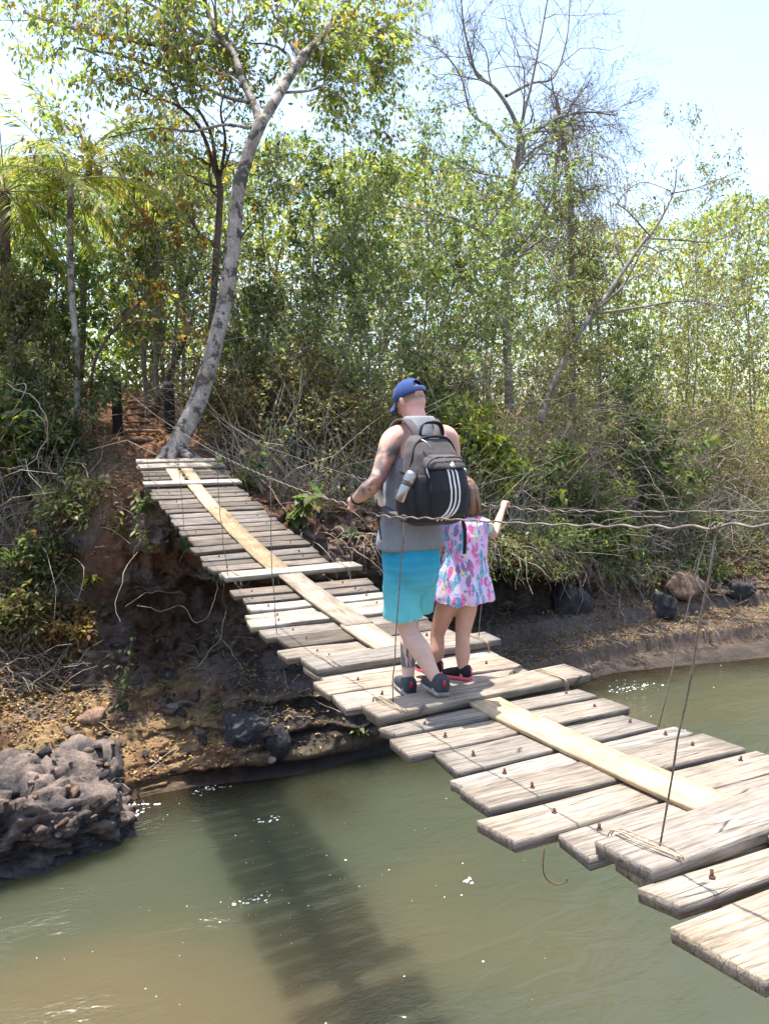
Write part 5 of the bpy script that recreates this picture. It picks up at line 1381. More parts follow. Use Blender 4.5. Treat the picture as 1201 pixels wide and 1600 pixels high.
def fingers_fist(mb, wrist, grip, axis, palmside, s=1.0, thumb=1):
    """hand whose four fingers curl round a bar at 'grip' running along 'axis'; the palm lies on the palmside"""
    wrist, grip = np.asarray(wrist, float), np.asarray(grip, float)
    ax = nrm(np.asarray(axis, float)); pn = nrm(np.asarray(palmside, float)); pn = nrm(pn - ax * pn.dot(ax)); sd = np.cross(ax, pn)
    pc = grip + pn * .026 * s
    limb(mb, [(*wrist, .026 * s), (*(wrist * .5 + pc * .5), .030 * s), (*pc, .032 * s)])
    for k in range(4):                                                   # four fingers side by side along the bar, unequal
        o = ax * (k - 1.5) * .021 * s; L = [.92, 1.06, 1.0, .8][k] * s; r = [.0095, .0098, .0095, .0085][k] * s
        b = pc + o + sd * .024 * s
        limb(mb, [(*(pc + o - pn * .002), r * 1.15), (*(b + pn * .004 * L), r), (*(b + sd * .010 * L - pn * .028 * L), r * .95), (*(b - sd * .014 * L - pn * .050 * L), r * .9), (*(b - sd * .040 * L - pn * .044 * L), r * .8)], 8, 4)
    tb_ = pc - sd * .022 * s + ax * thumb * .026 * s                     # thumb from the side of the palm
    limb(mb, [(*(pc - sd * .008 * s + ax * thumb * .018 * s), .013 * s), (*tb_, .0115 * s), (*(tb_ - pn * .026 * s + ax * thumb * .010 * s), .0105 * s), (*(tb_ - pn * .046 * s + sd * .014 * s), .009 * s)], 8, 4)

def shoe(parent, name, heel, d, L, W, H, mat_u, mat_s, mat_t, up=(0, 0, 1)):
    heel = np.asarray(heel, float); d = nrm(np.asarray(d, float)); up = nrm(np.asarray(up, float) - d * np.dot(up, d)); s = np.cross(d, up)
    st = [(0.0, .62, .78, .30), (.06, .80, 1.0, .48), (.25, .88, .98, .50), (.42, .92, .80, .42), (.62, 1.0, .62, .34), (.82, .94, .48, .27), (.95, .66, .38, .22), (1.0, .34, .28, .17)]
    m = MB(); ring_loft(m, [(heel + d * L * f + up * (h * H * .5 + .012), s * W * .5 * w, up * h * H * .5) for f, w, h, q in st], 18, 2.6)
    so = MB(); ring_loft(so, [(heel + d * L * (f * 1.02 - .01) + up * (.011 + (.006 if f > .9 else 0)), s * W * .53 * w, up * .013) for f, w, h, q in st], 18, 3.5)
    org = heel
    root = obj(name, None, parent) if False else None
    V = np.concatenate(m.V); me = m.mesh('shoe', mat_u); me.vertices.foreach_set('co', (V - np.array(list(parent['org']))).astype(np.float32).ravel()); o = obj('shoe', me, parent)
    V = np.concatenate(so.V); me = so.mesh('sole', mat_s); me.vertices.foreach_set('co', (V - np.array(list(parent['org']))).astype(np.float32).ravel()); obj('sole', me, o)
    tb = MB(); tb.box(heel + up * H * .72 - d * .003 - np.array(list(parent['org'])), (.008, .004, .018), np.stack([s, d, up], 1)); tb.build('heel_tab', mat_t, o, False)
    return o

# ------------------------------------------------------------------ the man
ORG = np.array([1.98, 3.8, 3.83])
man = empty('person', ORG, 'man in blue cap, grey tank top and turquoise shorts walking away, holding the left wire', 'person')
man['org'] = ORG.tolist()
class _O(dict): pass
yawm = R(11); rx_ = np.array([math.cos(yawm), math.sin(yawm), 0]); fy_ = np.array([-math.sin(yawm), math.cos(yawm), 0]); zz_ = np.array([0, 0, 1.0])
HC = np.array([2.022, 3.985, 5.503])
hf = nrm(np.array([-.30, .84, -.44])); hr = nrm(np.cross(hf, zz_)); hu = np.cross(hr, hf)
B = MB()
tors = [((1.965, 3.85, 4.50), .13, .10), ((1.965, 3.85, 4.60), .165, .118), ((1.97, 3.85, 4.72), .168, .118), ((1.975, 3.85, 4.88), .150, .108), ((1.99, 3.855, 5.02), .165, .115), ((2.01, 3.87, 5.17), .182, .120), ((2.03, 3.885, 5.275), .185, .108), ((2.035, 3.90, 5.345), .140, .090), ((2.035, 3.91, 5.395), .090, .074)]
ring_loft(B, [(c, rx_ * a, fy_ * b) for c, a, b in tors], 24, 2.3)
limb(B, [(2.033, 3.905, 5.33, .070), (2.03, 3.925, 5.40, .060), (2.026, 3.955, 5.46, .060), (*(HC - hu * .03), .062)])
ball(B, HC, hr * .076, hf * .095, hu * .112)
ball(B, HC + hf * .025 - hu * .058, hr * .056, hf * .062, hu * .060)          # jaw
for s in (-1, 1):
    ball(B, HC + hr * s * .080 - hu * .012 - hf * .005, hr * .011, hf * .020, hu * .032)     # ears
limb(B, [(*(HC + hf * .090 + hu * .005), .011), (*(HC + hf * .108 - hu * .022), .014), (*(HC + hf * .094 - hu * .032), .010)], 8, 3)   # nose
ball(B, HC + hf * .080 - hu * .062, hr * .024, hf * .010, hu * .009)          # lips
ball(B, HC + hf * .078 + hu * .018, hr * .050, hf * .014, hu * .010)          # brow
# arms
limb(B, [(1.905, 3.865, 5.305, .062), (1.840, 3.845, 5.272, .065), (1.785, 3.82, 5.18, .053), (1.735, 3.79, 5.09, .046), (1.705, 3.79, 5.045, .044), (1.695, 3.86, 5.005, .046), (1.688, 3.94, 4.965, .036), (1.686, 4.0, 4.938, .029)], 14)
fingers_fist(B, (1.686, 4.0, 4.938), rail_at(AL, 4.075), (-.03, .98, -.1), (.25, -.1, 1.0), 1.0, -1)
limb(B, [(2.165, 3.915, 5.305, .062), (2.24, 3.93, 5.275, .066), (2.275, 3.945, 5.15, .053), (2.29, 3.98, 5.03, .045), (2.275, 4.06, 4.97, .043), (2.22, 4.15, 4.945, .034), (2.19, 4.20, 4.935, .028)], 14)
fingers_fist(B, (2.19, 4.20, 4.935), (2.165, 4.27, 4.915), (.9, .35, 0), (-.2, .2, 1), 1.0, 1)
# legs
limb(B, [(1.89, 3.84, 4.58, .090), (1.912, 3.86, 4.42, .078), (1.932, 3.875, 4.26, .060), (1.950, 3.845, 4.17, .055), (1.978, 3.765, 4.09, .059), (2.008, 3.695, 3.99, .043), (2.026, 3.645, 3.93, .034), (2.026, 3.64, 3.895, .036)], 16)
limb(B, [(2.05, 3.87, 4.58, .090), (2.06, 3.95, 4.42, .078), (2.055, 4.02, 4.26, .058), (2.035, 4.00, 4.17, .052), (2.005, 3.95, 4.07, .056), (1.972, 3.90, 3.95, .041), (1.955, 3.86, 3.875, .034), (1.95, 3.865, 3.835, .036)], 16)
me, co, no = fuse(B, .0072, 4)
skin = np.array([.60, .355, .265]); c = np.tile(skin, (len(co), 1))
n1 = fbm(co * 9, 3, 3); n2 = fbm(co * 22 + 5, 4, 9)
c *= (1 + .08 * n1)[:, None]
rel_h = (co - HC) @ np.stack([hr, hf, hu], 1)
hairm = smooth(-.045, -.02, rel_h[:, 2] + .006 * n2) * (1 - smooth(.01, .05, rel_h[:, 1])) * (co[:, 2] > 5.38) * (np.abs(rel_h[:, 0]) < .0835)
c = lerp(c, np.array([.16, .09, .06]), hairm * .75)
neck = smooth(5.30, 5.38, co[:, 2]) * (1 - smooth(5.46, 5.50, co[:, 2])); c = lerp(c, np.array([.66, .33, .27]), neck * .8 * (1 - hairm))
arm = (co[:, 0] < 1.865) & (co[:, 2] > 4.93) & (co[:, 1] < 4.005)
f_ = smooth(4.95, 5.0, co[:, 2]) * (1 - smooth(5.22, 5.27, co[:, 2]))
tat = smooth(-.12, .12, fbm(co * 14 + 2.3, 4, 17) + .22) * smooth(-.6, .1, n2)
c = np.where(arm[:, None], lerp(c, np.array([.13, .115, .105]), tat * f_ * .95), c)
redt = smooth(.12, .25, fbm(co * 9 + 7.7, 2, 27)); c = np.where(arm[:, None], lerp(c, np.array([.58, .22, .16]), redt * f_ * .5), c)
calf = (np.abs(co[:, 2] - 4.02) < .065) & (co[:, 1] > 3.86) & (co[:, 0] < 2.06) & (co[:, 1] < 4.0)
ct = smooth(-.2, .1, np.sin(co[:, 0] * 260 + 4 * fbm(co * 30, 2, 4)) * .5 + .3 + fbm(co * 25, 2, 6))
c = np.where(calf[:, None], lerp(c, np.array([.07, .075, .085]), ct * .9 * (no[:, 1] < .3)), c)
pale = (co[:, 2] < 4.3); c = np.where(pale[:, None], c * np.array([1.0, 1.06, 1.08]), c)
finish(me, 'body', co, M_SKIN, man, ORG, np.clip(c, 0, 1))
for s in (-1, 1):
    e = MB(); ball(e, HC + hf * .083 + hu * .003 + hr * s * .031 - ORG, hr * .012, hf * .010, hu * .009); e.build('eye', simple_mat('eye_%d' % s, (.5, .48, .45), .2, .5), man)

# tank top
G = MB()
tk = [((1.958, 3.85, 4.670), .205, .150), ((1.96, 3.85, 4.71), .202, .148), ((1.97, 3.852, 4.85), .186, .134), ((1.985, 3.857, 4.98), .188, .132), ((2.005, 3.87, 5.13), .190, .137), ((2.022, 3.882, 5.24), .172, .126), ((2.033, 3.892, 5.315), .140, .112), ((2.035, 3.90, 5.375), .104, .094), ((2.035, 3.905, 5.410), .082, .078)]
ring_loft(G, [(c_, rx_ * a, fy_ * b) for c_, a, b in tk], 28, 2.3)
me, co, no = fuse(G, .0095, 3)
wr = fbm(co * np.array([16, 16, 3.5]), 3, 5) * .011 + np.abs(fbm(co * np.array([9, 9, 4]) + co[:, 2:3] * 6, 2, 6)) * .008 + fbm(co * np.array([30, 30, 9]), 2, 8) * .002
co = co + no * (wr * (1 - smooth(5.2, 5.3, co[:, 2])))[:, None]
M_TANK = cloth_mat('grey_jersey', .95, 320, base=(.215, .22, .232), mottle=.45, bump=.3)
finish(me, 'tank_top', co, M_TANK, man, ORG)
# shorts
def leg_sleeve(top, mid, low, r):
    ring_loft(G, [(top, rx_ * r[0], fy_ * r[0] * .98), (mid, rx_ * r[1], fy_ * r[1]), (low, rx_ * r[2], fy_ * r[2])], 22, 2.3)
G_all = []
G = MB()
ring_loft(G, [(c_, rx_ * a, fy_ * b) for c_, a, b in [((1.93, 3.85, 4.38), .085, .08), ((1.955, 3.85, 4.47), .140, .115), ((1.965, 3.85, 4.56), .178, .135), ((1.965, 3.85, 4.70), .172, .126)]], 24, 2.4)
leg_sleeve((1.885, 3.84, 4.58), (1.905, 3.855, 4.40), (1.920, 3.862, 4.255), (.096, .103, .110))
meA, coA, noA = fuse(G, .0095, 3)
G = MB()
ring_loft(G, [(c_, rx_ * a, fy_ * b) for c_, a, b in [((2.04, 3.88, 4.44), .09, .09), ((2.02, 3.87, 4.50), .12, .115), ((2.00, 3.86, 4.58), .13, .125), ((1.99, 3.855, 4.66), .11, .11)]], 24, 2.4)
leg_sleeve((2.045, 3.88, 4.58), (2.068, 3.965, 4.40), (2.070, 4.005, 4.238), (.108, .106, .104))
meB, coB, noB = fuse(G, .0095, 3)
def polys(m_):
    q = np.empty(len(m_.loops), np.int32); m_.loops.foreach_get('vertex_index', q); return q.reshape(-1, 4)
me = mesh_np('shorts', np.concatenate([coA, coB]), np.concatenate([polys(meA), polys(meB) + len(coA)])); co = np.concatenate([coA, coB]); no = np.concatenate([noA, noB])
wr = fbm(co * np.array([13, 13, 4]), 3, 15) * .014 - np.abs(fbm(co * np.array([7, 7, 9]), 2, 16)) * .010 + fbm(co * np.array([25, 25, 14]), 2, 18) * .003
co = co + no * wr[:, None]
tt = smooth(4.24, 4.68, co[:, 2])
c = lerp(np.tile(np.array([.13, .49, .50]), (len(co), 1)), np.array([.02, .26, .41]), tt)
band = (np.sin(co[:, 2] * 120) > .3) * smooth(4.3, 4.6, co[:, 2]); c *= (1 + .10 * band + .12 * fbm(co * 14, 3, 22))[:, None]
edge = (co[:, 2] < 4.258 + .004 * np.sin(co[:, 0] * 60)); c[edge & (co[:, 0] < 2.0)] = (.55, .62, .62)
M_SHORTS = cloth_mat('shorts_cloth', .75, 380, bump=.2)
finish(me, 'shorts', co, M_SHORTS, man, ORG, np.clip(c, 0, 1))
# cap with the strap opening at the back
M_CAP = cloth_mat('cap_cloth', .85, 300, base=(.03, .058, .17), mottle=.25, bump=.3)
na, ne = 72, 22; az = np.arange(na) * 2 * math.pi / na; el = np.linspace(-.12, 1, ne)
CC = HC + hu * .022 - hf * .004; V = []
for q in range(ne):
    e = el[q] * math.pi / 2
    for k in range(na):
        V.append(CC + math.cos(e) * (hf * math.cos(az[k]) * .107 + hr * math.sin(az[k]) * .088) + hu * math.sin(e) * .098)
V = np.array(V); Q = []
for q in range(ne - 1):
    for k in range(na):
        a = ((az[k] + math.pi / na - math.pi) + math.pi) % (2 * math.pi) - math.pi; a = math.atan2(math.sin(az[k] + math.pi / na - math.pi), math.cos(az[k] + math.pi / na - math.pi))
        e = (el[q] + el[q + 1]) / 2 * 90
        if 8 < e < 36 and abs(a) < R(30) * math.sqrt(max(0, 1 - ((e - 8) / 28) ** 2)): continue
        Q.append([q * na + k, q * na + (k + 1) % na, (q + 1) * na + (k + 1) % na, (q + 1) * na + k])
cap_me = mesh_np('cap', V - ORG, np.array(Q), M_CAP, True)
cap = obj('cap', cap_me, man); sm = cap.modifiers.new('thick', 'SOLIDIFY'); sm.thickness = .004; sm.offset = 1
VV = []; Q = []
for q in range(6):
    for k in range(17):
        a = R(-62) + R(124) * k / 16; rr = .105 + .070 * (q / 5) * math.cos(a * 1.35) ** .5
        rr2 = .088 + .030 * (q / 5)
        VV.append(CC + hf * math.cos(a) * rr + hr * math.sin(a) * rr2 - hu * (.012 + .024 * q / 5 - .014 * math.cos(a) * q / 5 + .05 * (math.sin(a) ** 2) * q / 5))
        if q and k: Q.append([(q - 1) * 17 + k - 1, (q - 1) * 17 + k, q * 17 + k, q * 17 + k - 1])
vis = obj('visor', mesh_np('visor', np.array(VV) - ORG, np.array(Q), M_CAP, True), cap); sm = vis.modifiers.new('thick', 'SOLIDIFY'); sm.thickness = .004
bt = MB(); ball(bt, CC + hu * .100 - ORG, hr * .009, hf * .009, hu * .005); bt.build('button', M_CAP, cap)
# wristband
wb = MB(); a = np.linspace(0, 2 * math.pi, 25); w0 = np.array([1.687, 3.985, 4.945]) - ORG; dr = nrm(np.array([-.005, .15, -.08])); s1 = nrm(np.cross(dr, zz_)); s2 = np.cross(s1, dr)
wb.tube(w0 + .033 * (np.cos(a)[:, None] * s1 + np.sin(a)[:, None] * s2), .008, 6, False); wb.build('wristband', simple_mat('wristband_rubber', (.02, .018, .018), .6), man)
M_SHOE = simple_mat('shoe_mesh_grey', (.05, .055, .065), .8, .2, 0, .4, 90, .4, 300); M_SOLE = simple_mat('sole_rubber_grey', (.22, .20, .18), .7, .3, 0, .3, 30); M_RED = simple_mat('red_tab', (.5, .03, .05), .7)
shoe(man, 'shoe', (2.026, 3.575, 3.866), (.10, .98, -.03), .255, .108, .105, M_SHOE, M_SOLE, M_RED, (.05, -.03, 1))
shoe(man, 'shoe', (1.945, 3.805, 3.799), (.16, 1.0, .0), .255, .096, .100, M_SHOE, M_SOLE, M_RED)

# ------------------------------------------------------------------ backpack (worn by the man, a thing of its own)
PK = np.array([1.958, 3.70, 5.06])      # middle of the pack's back plane
pyaw = R(9); tilt = R(-5)
pr_ = np.array([math.cos(pyaw), math.sin(pyaw), 0]); pb0 = np.array([math.sin(pyaw), -math.cos(pyaw), 0])   # pb: outwards, away from the back
pu = nrm(zz_ * math.cos(tilt) - pb0 * math.sin(tilt) * -1); pb = np.cross(pr_, pu)
if pb.dot(pb0) < 0: pb = -pb
def pk(x, y, z): return pr_ * x + pb * y + pu * z          # pack coordinates: right, outwards, up
pack = empty('backpack', PK, 'black and grey backpack with three white stripes on the man\'s back', 'backpack')
M_BLACK = cloth_mat('pack_nylon_black', .6, 420, base=(.022, .021, .024), mottle=.3, bump=.25)
M_GREYN = cloth_mat('pack_nylon_grey', .8, 420, base=(.080, .069, .067), mottle=.25, bump=.25)
M_WEB = cloth_mat('webbing_black', .7, 500, base=(.012, .012, .014), mottle=.3, bump=.3)
M_WHITE = simple_mat('white_print', (.72, .70, .66), .6, .3, 0, .06)
M_ZIP = simple_mat('zip_metal', (.35, .35, .36), .35, .5, .8, .1)
def pack_body(rings, mat, name, voxel=.008, wr=.006, seed=1, power=3.2):
    g = MB(); ring_loft(g, [(pk(0, (y0 + y1) / 2, z) + pk(x, 0, 0), pr_ * w, pb * (y1 - y0) / 2) for x, z, w, y0, y1 in rings], 32, power)
    me, co, no = fuse(g, voxel, 4); co = co + no * (fbm(co * np.array([12, 12, 9]), 3, seed) * wr + fbm(co * 30, 2, seed + 3) * wr * .3)[:, None]
    return finish(me, name, co, mat, pack, (0, 0, 0))
# main compartment: grey top, black lower half
main = pack_body([(0, -.235, .120, .005, .14), (0, -.215, .160, -.01, .185), (0, -.12, .172, -.01, .20), (0, .03, .168, -.01, .185), (0, .14, .150, -.01, .155), (0, .215, .120, -.005, .115), (0, .245, .085, .0, .07)], M_GREYN, 'main_compartment', seed=3)
pack_body([(0, -.238, .125, .01, .15), (0, -.215, .166, -.004, .192), (0, -.12, .178, -.004, .206), (0, -.02, .176, -.004, .198), (0, .02, .172, -.003, .192), (0, .035, .165, 0, .17)], M_BLACK, 'lower_shell', seed=5)
front = pack_body([(.012, -.20, .095, .15, .205), (.012, -.18, .120, .14, .235), (.012, -.06, .128, .14, .250), (.012, .04, .122, .13, .235), (.012, .075, .110, .12, .205)], M_BLACK, 'front_pocket', seed=8, wr=.005)
pack_body([(.008, .058, .128, .10, .243), (.008, .085, .126, .10, .230), (.008, .115, .115, .09, .195), (.008, .135, .095, .08, .155)], M_GREYN, 'pocket_flap', seed=11, wr=.006)
sidep = MB()
for s, nm in ((-1, 'left'), (1, 'right')):
    g = MB(); ring_loft(g, [(pk(s * .165, .085, -.215), pr_ * .030, pb * .060), (pk(s * .182, .085, -.14), pr_ * .040, pb * .072), (pk(s * .184, .085, -.06), pr_ * .042, pb * .070), (pk(s * .180, .085, -.035), pr_ * .040, pb * .066)], 20, 2.6)
    me, co, no = fuse(g, .006, 3); finish(me, 'side_pocket', co, M_BLACK, pack, (0, 0, 0))
# zips
def ptube(name, pts, r, mat, parent=None, n=24, sides=6):
    m = MB(); m.tube(spline([pk(*p) for p in pts], n), r, sides); return m.build(name, mat, parent or pack)
ptube('zip', [(-.152, .07, .02), (-.148, .11, .11), (-.118, .10, .185), (-.06, .105, .225), (.02, .11, .232), (.09, .105, .222), (.135, .10, .18), (.15, .11, .11), (.155, .07, .02)], .008, M_WEB)
ptube('zip', [(-.118, .19, .03), (-.125, .205, .075), (-.09, .215, .112), (.0, .222, .118), (.09, .218, .112), (.135, .2, .075)], .0055, M_GREYN)
ptube('zip_pull', [(-.10, .135, .215), (-.085, .165, .195), (-.075, .175, .17)], .0045, M_ZIP)
ptube('zip_pull', [(-.125, .20, .07), (-.13, .215, .04), (-.125, .22, .015)], .004, M_ZIP)
# three stripes: straight down the pocket, then bending left near the foot
def on_front(x, z):
    """outermost point of the front pocket surface at pack coordinates x, z"""
    bb = np.interp(z, [-.235, -.20, -.18, -.06, .04, .075], [.195, .215, .238, .255, .240, .212]); w = .128
    return bb - .045 * min(1, abs((x - .012) / w)) ** 4
_dg = bpy.context.evaluated_depsgraph_get()
def front_hit(x, z):
    best = None
    for o_ in [q for q in pack.children if q.name.split('.')[0] in ('front_pocket', 'lower_shell', 'pocket_flap', 'main_compartment')]:
        p0 = Vector(pk(x, .6, z)); ok_, loc, nn_, _ = o_.ray_cast(p0, Vector(-pb))
        if ok_:
            y = np.array(loc).dot(pb)
            if best is None or y > best: best = y
    return best if best is not None else .2
bpy.context.view_layer.update()
for k in range(3):
    xs_ = .014 + .027 * (k - 1)
    path = [(xs_, .055), (xs_ + .002, .0), (xs_ + .004, -.06), (xs_ + .006, -.11), (xs_ - .004, -.145), (xs_ - .026, -.175), (xs_ - .055, -.212)]
    A = spline(path, 26); V = []; Q = []
    for q, (x, z) in enumerate(A):
        d = A[min(q + 1, 25)] - A[max(q - 1, 0)]; d = d / np.linalg.norm(d); nx_, nz_ = -d[1], d[0]; w = .0055
        for sgn in (-1, 1):
            X_, Z_ = x + sgn * nx_ * w, z + sgn * nz_ * w
            V.append(pk(X_, front_hit(X_, Z_) + .0035, Z_)); 
        if q: Q.append([2 * q - 2, 2 * q - 1, 2 * q + 1, 2 * q])
    o = obj('stripe', mesh_np('stripe', np.array(V), np.array(Q), M_WHITE, True), pack); s_ = o.modifiers.new('t', 'SOLIDIFY'); s_.thickness = .0025; s_.offset = 0
# emblem: three slanted bars that form a small triangle
for k, (h0, h1, x0) in enumerate([(.010, .016, -.013), (.018, .024, -.003), (.026, .032, .007)]):
    pts = [(x0, .064), (x0 + .008, .064), (x0 + .008 - .004, .064 + h0), (x0 - .004, .064 + h1)]
    V = [pk(x + .016, front_hit(x + .016, z) + .004, z) for x, z in pts]
    o = obj('emblem_bar', mesh_np('emblem_bar', np.array(V), np.array([[0, 1, 2, 3]]), M_WHITE, False), pack); s_ = o.modifiers.new('t', 'SOLIDIFY'); s_.thickness = .002; s_.offset = 0
# webbing handle
def strap(name, pts, w, mat, parent=None, th=.006, n=30, wdir=None):
    """flat band through pack-space points; w half width, wdir the direction of its width"""
    A = spline([pk(*p) for p in pts], n); V = []; Q = []
    tg = nrm(np.gradient(A, axis=0)); wd = pr_ if wdir is None else nrm(pk(*wdir))
    for q in range(n):
        side = nrm(wd - tg[q] * wd.dot(tg[q])); V += [A[q] - side * w, A[q] + side * w]
        if q: Q.append([2 * q - 2, 2 * q - 1, 2 * q + 1, 2 * q])
    o = obj(name, mesh_np(name, np.array(V), np.array(Q), mat, True), parent or pack); s_ = o.modifiers.new('t', 'SOLIDIFY'); s_.thickness = th; s_.offset = 0
    return o
strap('carry_handle', [(-.055, .06, .215), (-.055, .065, .262), (-.035, .07, .300), (.022, .072, .310), (.075, .07, .300), (.095, .065, .262), (.095, .06, .215)], .015, M_WEB, wdir=(0, 1, .3))
# shoulder straps over the shoulders, under the arms
for s in (-1, 1):
    strap('shoulder_strap', [(s * .065 + .03, .015, .225), (s * .085 + .05, -.02, .285), (s * .098 + .068, -.10, .338), (s * .100 + .07, -.19, .325), (s * .105 + .06, -.275, .22), (s * .125 + .05, -.30, .08), (s * .150 + .03, -.27, -.06), (s * .188 + .02, -.17, -.13), (s * .185 + .01, -.05, -.165), (s * .165, .03, -.18)], .026, M_GREYN, th=.012, n=44)
strap('strap_tail', [(-.205, -.16, -.09), (-.215, -.14, -.16), (-.214, -.13, -.24), (-.212, -.125, -.31)], .011, M_WEB, th=.003, wdir=(.6, -.6, 0))
strap('strap_tail', [(.150, .13, -.20), (.160, .14, -.27), (.160, .14, -.34), (.155, .135, -.41)], .012, M_WEB, th=.003)
strap('compression_strap', [(-.168, .02, .06), (-.178, .07, .045), (-.165, .13, .03)], .009, M_WEB, th=.003, wdir=(0, 0, 1))

# bottles in the side pockets
def bottle(name, label, base, ax, r, h, mat_b, mat_c, cap_h, neck=.75):
    root = empty(name, base, label, 'bottle'); ax = nrm(np.asarray(ax, float)); u = nrm(np.cross(ax, [0, 1, .2])); w = np.cross(ax, u)
    def lathe(prof, nm, mat, par):
        m = MB(); ring_loft(m, [(ax * z, u * q, w * q) for z, q in prof], 24); return m.build(nm, mat, par)
    if cap_h > .05: lathe([(h * .80, r * 1.015), (h * .84, r * 1.03), (h * 1.0, r * 1.03), (h * 1.05, r * .98)], 'collar', M_LIDG, root)
    b = lathe([(0, r * .85), (.004, r), (h * .78, r), (h * .86, r * .95), (h * .93, r * neck), (h, r * neck)], 'bottle_body', mat_b, root)
    lathe([(h - .004, r * neck * 1.08), (h + .004, r * neck * 1.16), (h + cap_h * .7, r * neck * 1.16), (h + cap_h * .95, r * neck * .95), (h + cap_h, r * neck * .5)], 'cap', mat_c, root)
    return root
t = NT('brushed_steel'); t.base((.36, .345, .32)); t.set(.34, .5, 1.0); M_BRUSHED = t.m
M_LIDG = simple_mat('dark_lid', (.05, .05, .05), .35, .5)
bottle('steel_bottle', 'brushed steel bottle with domed lid in the pack\'s left pocket', PK + pk(-.235, .10, -.10), pk(.42, .22, .88), .032, .110, M_BRUSHED, M_BRUSHED, .06, .95)
bottle('plastic_bottle', 'small bottle with white cap in the pack\'s right pocket', PK + pk(.190, .075, -.14), pk(.16, .0, 1), .030, .17, M_LIDG, M_WHITE, .03, .55)

# ------------------------------------------------------------------ the girl
ORG = np.array([2.30, 3.98, 3.84])
girl = empty('person', ORG, 'child in a colourful feather print dress holding the right wire beside the man', 'person')
girl['org'] = ORG.tolist()
GH = np.array([2.425, 4.06, 4.935]); gf = nrm(np.array([-.1, .95, -.25])); gr = nrm(np.cross(gf, zz_)); gu = np.cross(gr, gf)
B = MB()
ring_loft(B, [(c_, np.array([a, .02, 0]), np.array([-.02, b, 0])) for c_, a, b in [((2.37, 3.985, 4.33), .095, .075), ((2.38, 3.985, 4.42), .112, .085), ((2.395, 3.99, 4.54), .098, .075), ((2.42, 4.0, 4.66), .108, .078), ((2.437, 4.01, 4.745), .112, .068), ((2.443, 4.02, 4.79), .07, .05)]], 22, 2.2)
limb(B, [(2.443, 4.02, 4.77, .046), (2.447, 4.035, 4.83, .040), (2.45, 4.05, 4.88, .042)])
ball(B, GH, gr * .070, gf * .085, gu * .098); ball(B, GH + gf * .025 - gu * .048, gr * .050, gf * .055, gu * .050)
for s in (-1, 1): ball(B, GH + gr * s * .072 - gu * .012, gr * .009, gf * .016, gu * .024)
limb(B, [(*(GH + gf * .080 + gu * .0), .008), (*(GH + gf * .092 - gu * .018), .010)], 8, 3)
ball(B, GH + gf * .072 - gu * .048, gr * .018, gf * .008, gu * .007)
limb(B, [(2.50, 4.01, 4.755, .042), (2.56, 4.025, 4.745, .038), (2.635, 4.07, 4.695, .030), (2.70, 4.125, 4.660, .026), (2.79, 4.21, 4.735, .025), (2.868, 4.278, 4.805, .0175)], 12)
fingers_fist(B, (2.865, 4.275, 4.80), rail_at(AR, 4.33), (0, 1, -.03), (-.55, -.25, .8), .72, -1)
limb(B, [(2.375, 4.01, 4.755, .042), (2.32, 4.02, 4.735, .040), (2.275, 4.05, 4.64, .033), (2.262, 4.10, 4.555, .030), (2.265, 4.17, 4.47, .027), (2.27, 4.215, 4.42, .021)], 12)
fingers_fist(B, (2.27, 4.215, 4.42), (2.275, 4.245, 4.365), (.95, .2, 0), (0, -.6, .5), .70, 1)
limb(B, [(2.325, 3.995, 4.36, .075), (2.29, 4.03, 4.22, .064), (2.258, 4.06, 4.08, .046), (2.250, 4.05, 4.02, .043), (2.243, 4.04, 3.96, .045), (2.236, 4.045, 3.90, .031), (2.235, 4.05, 3.86, .029)], 14)
limb(B, [(2.425, 3.985, 4.36, .075), (2.40, 3.965, 4.22, .064), (2.368, 3.945, 4.09, .047), (2.355, 3.925, 4.03, .044), (2.345, 3.905, 3.97, .046), (2.332, 3.885, 3.90, .031), (2.328, 3.88, 3.86, .029)], 14)
me, co, no = fuse(B, .0060, 4)
c = np.tile(np.array([.56, .30, .20]), (len(co), 1)) * (1 + .06 * fbm(co * 9, 3, 3))[:, None]
arm_ = co[:, 0] > 2.6; c = np.where(arm_[:, None], c * np.array([1.1, 1.18, 1.2]), c)
finish(me, 'body', co, M_SKIN, girl, ORG, np.clip(c, 0, 1))
for s in (-1, 1):
    e = MB(); ball(e, GH + gf * .074 + gu * .0 + gr * s * .027 - ORG, gr * .010, gf * .008, gu * .008); e.build('eye', simple_mat('eye_g%d' % s, (.5, .48, .45), .2, .5), girl)
# hair
G = MB()
ball(G, GH + gu * .012 - gf * .010, gr * .082, gf * .092, gu * .100)
for k in range(9):
    a = R(-120 + 240 * k / 8); d = -gf * math.cos(a) + gr * math.sin(a) * .95
    p = GH + d * .070 + gu * .02
    limb(G, [(*p, .030), (*(p + d * .018 - zz_ * .075), .030), (*(p + d * .014 - zz_ * .15 + np.array([.015, 0, 0])), .024), (*(p + d * .006 - zz_ * (.19 + .03 * (k % 3)) + np.array([.02, 0, 0])), .010)], 8, 3)
me, co, no = fuse(G, .006, 2); co = co + no * (fbm(co * np.array([60, 60, 7]), 2, 3) * .006)[:, None]
c = np.tile(np.array([.19, .105, .06]), (len(co), 1)) * (1 + .45 * fbm(co * np.array([70, 70, 6]), 2, 13))[:, None]
t = NT('hair'); t.base(t.attr()); t.set(.45, .4); M_HAIR = t.m
hs = MB(); rgh = np.random.default_rng(44)
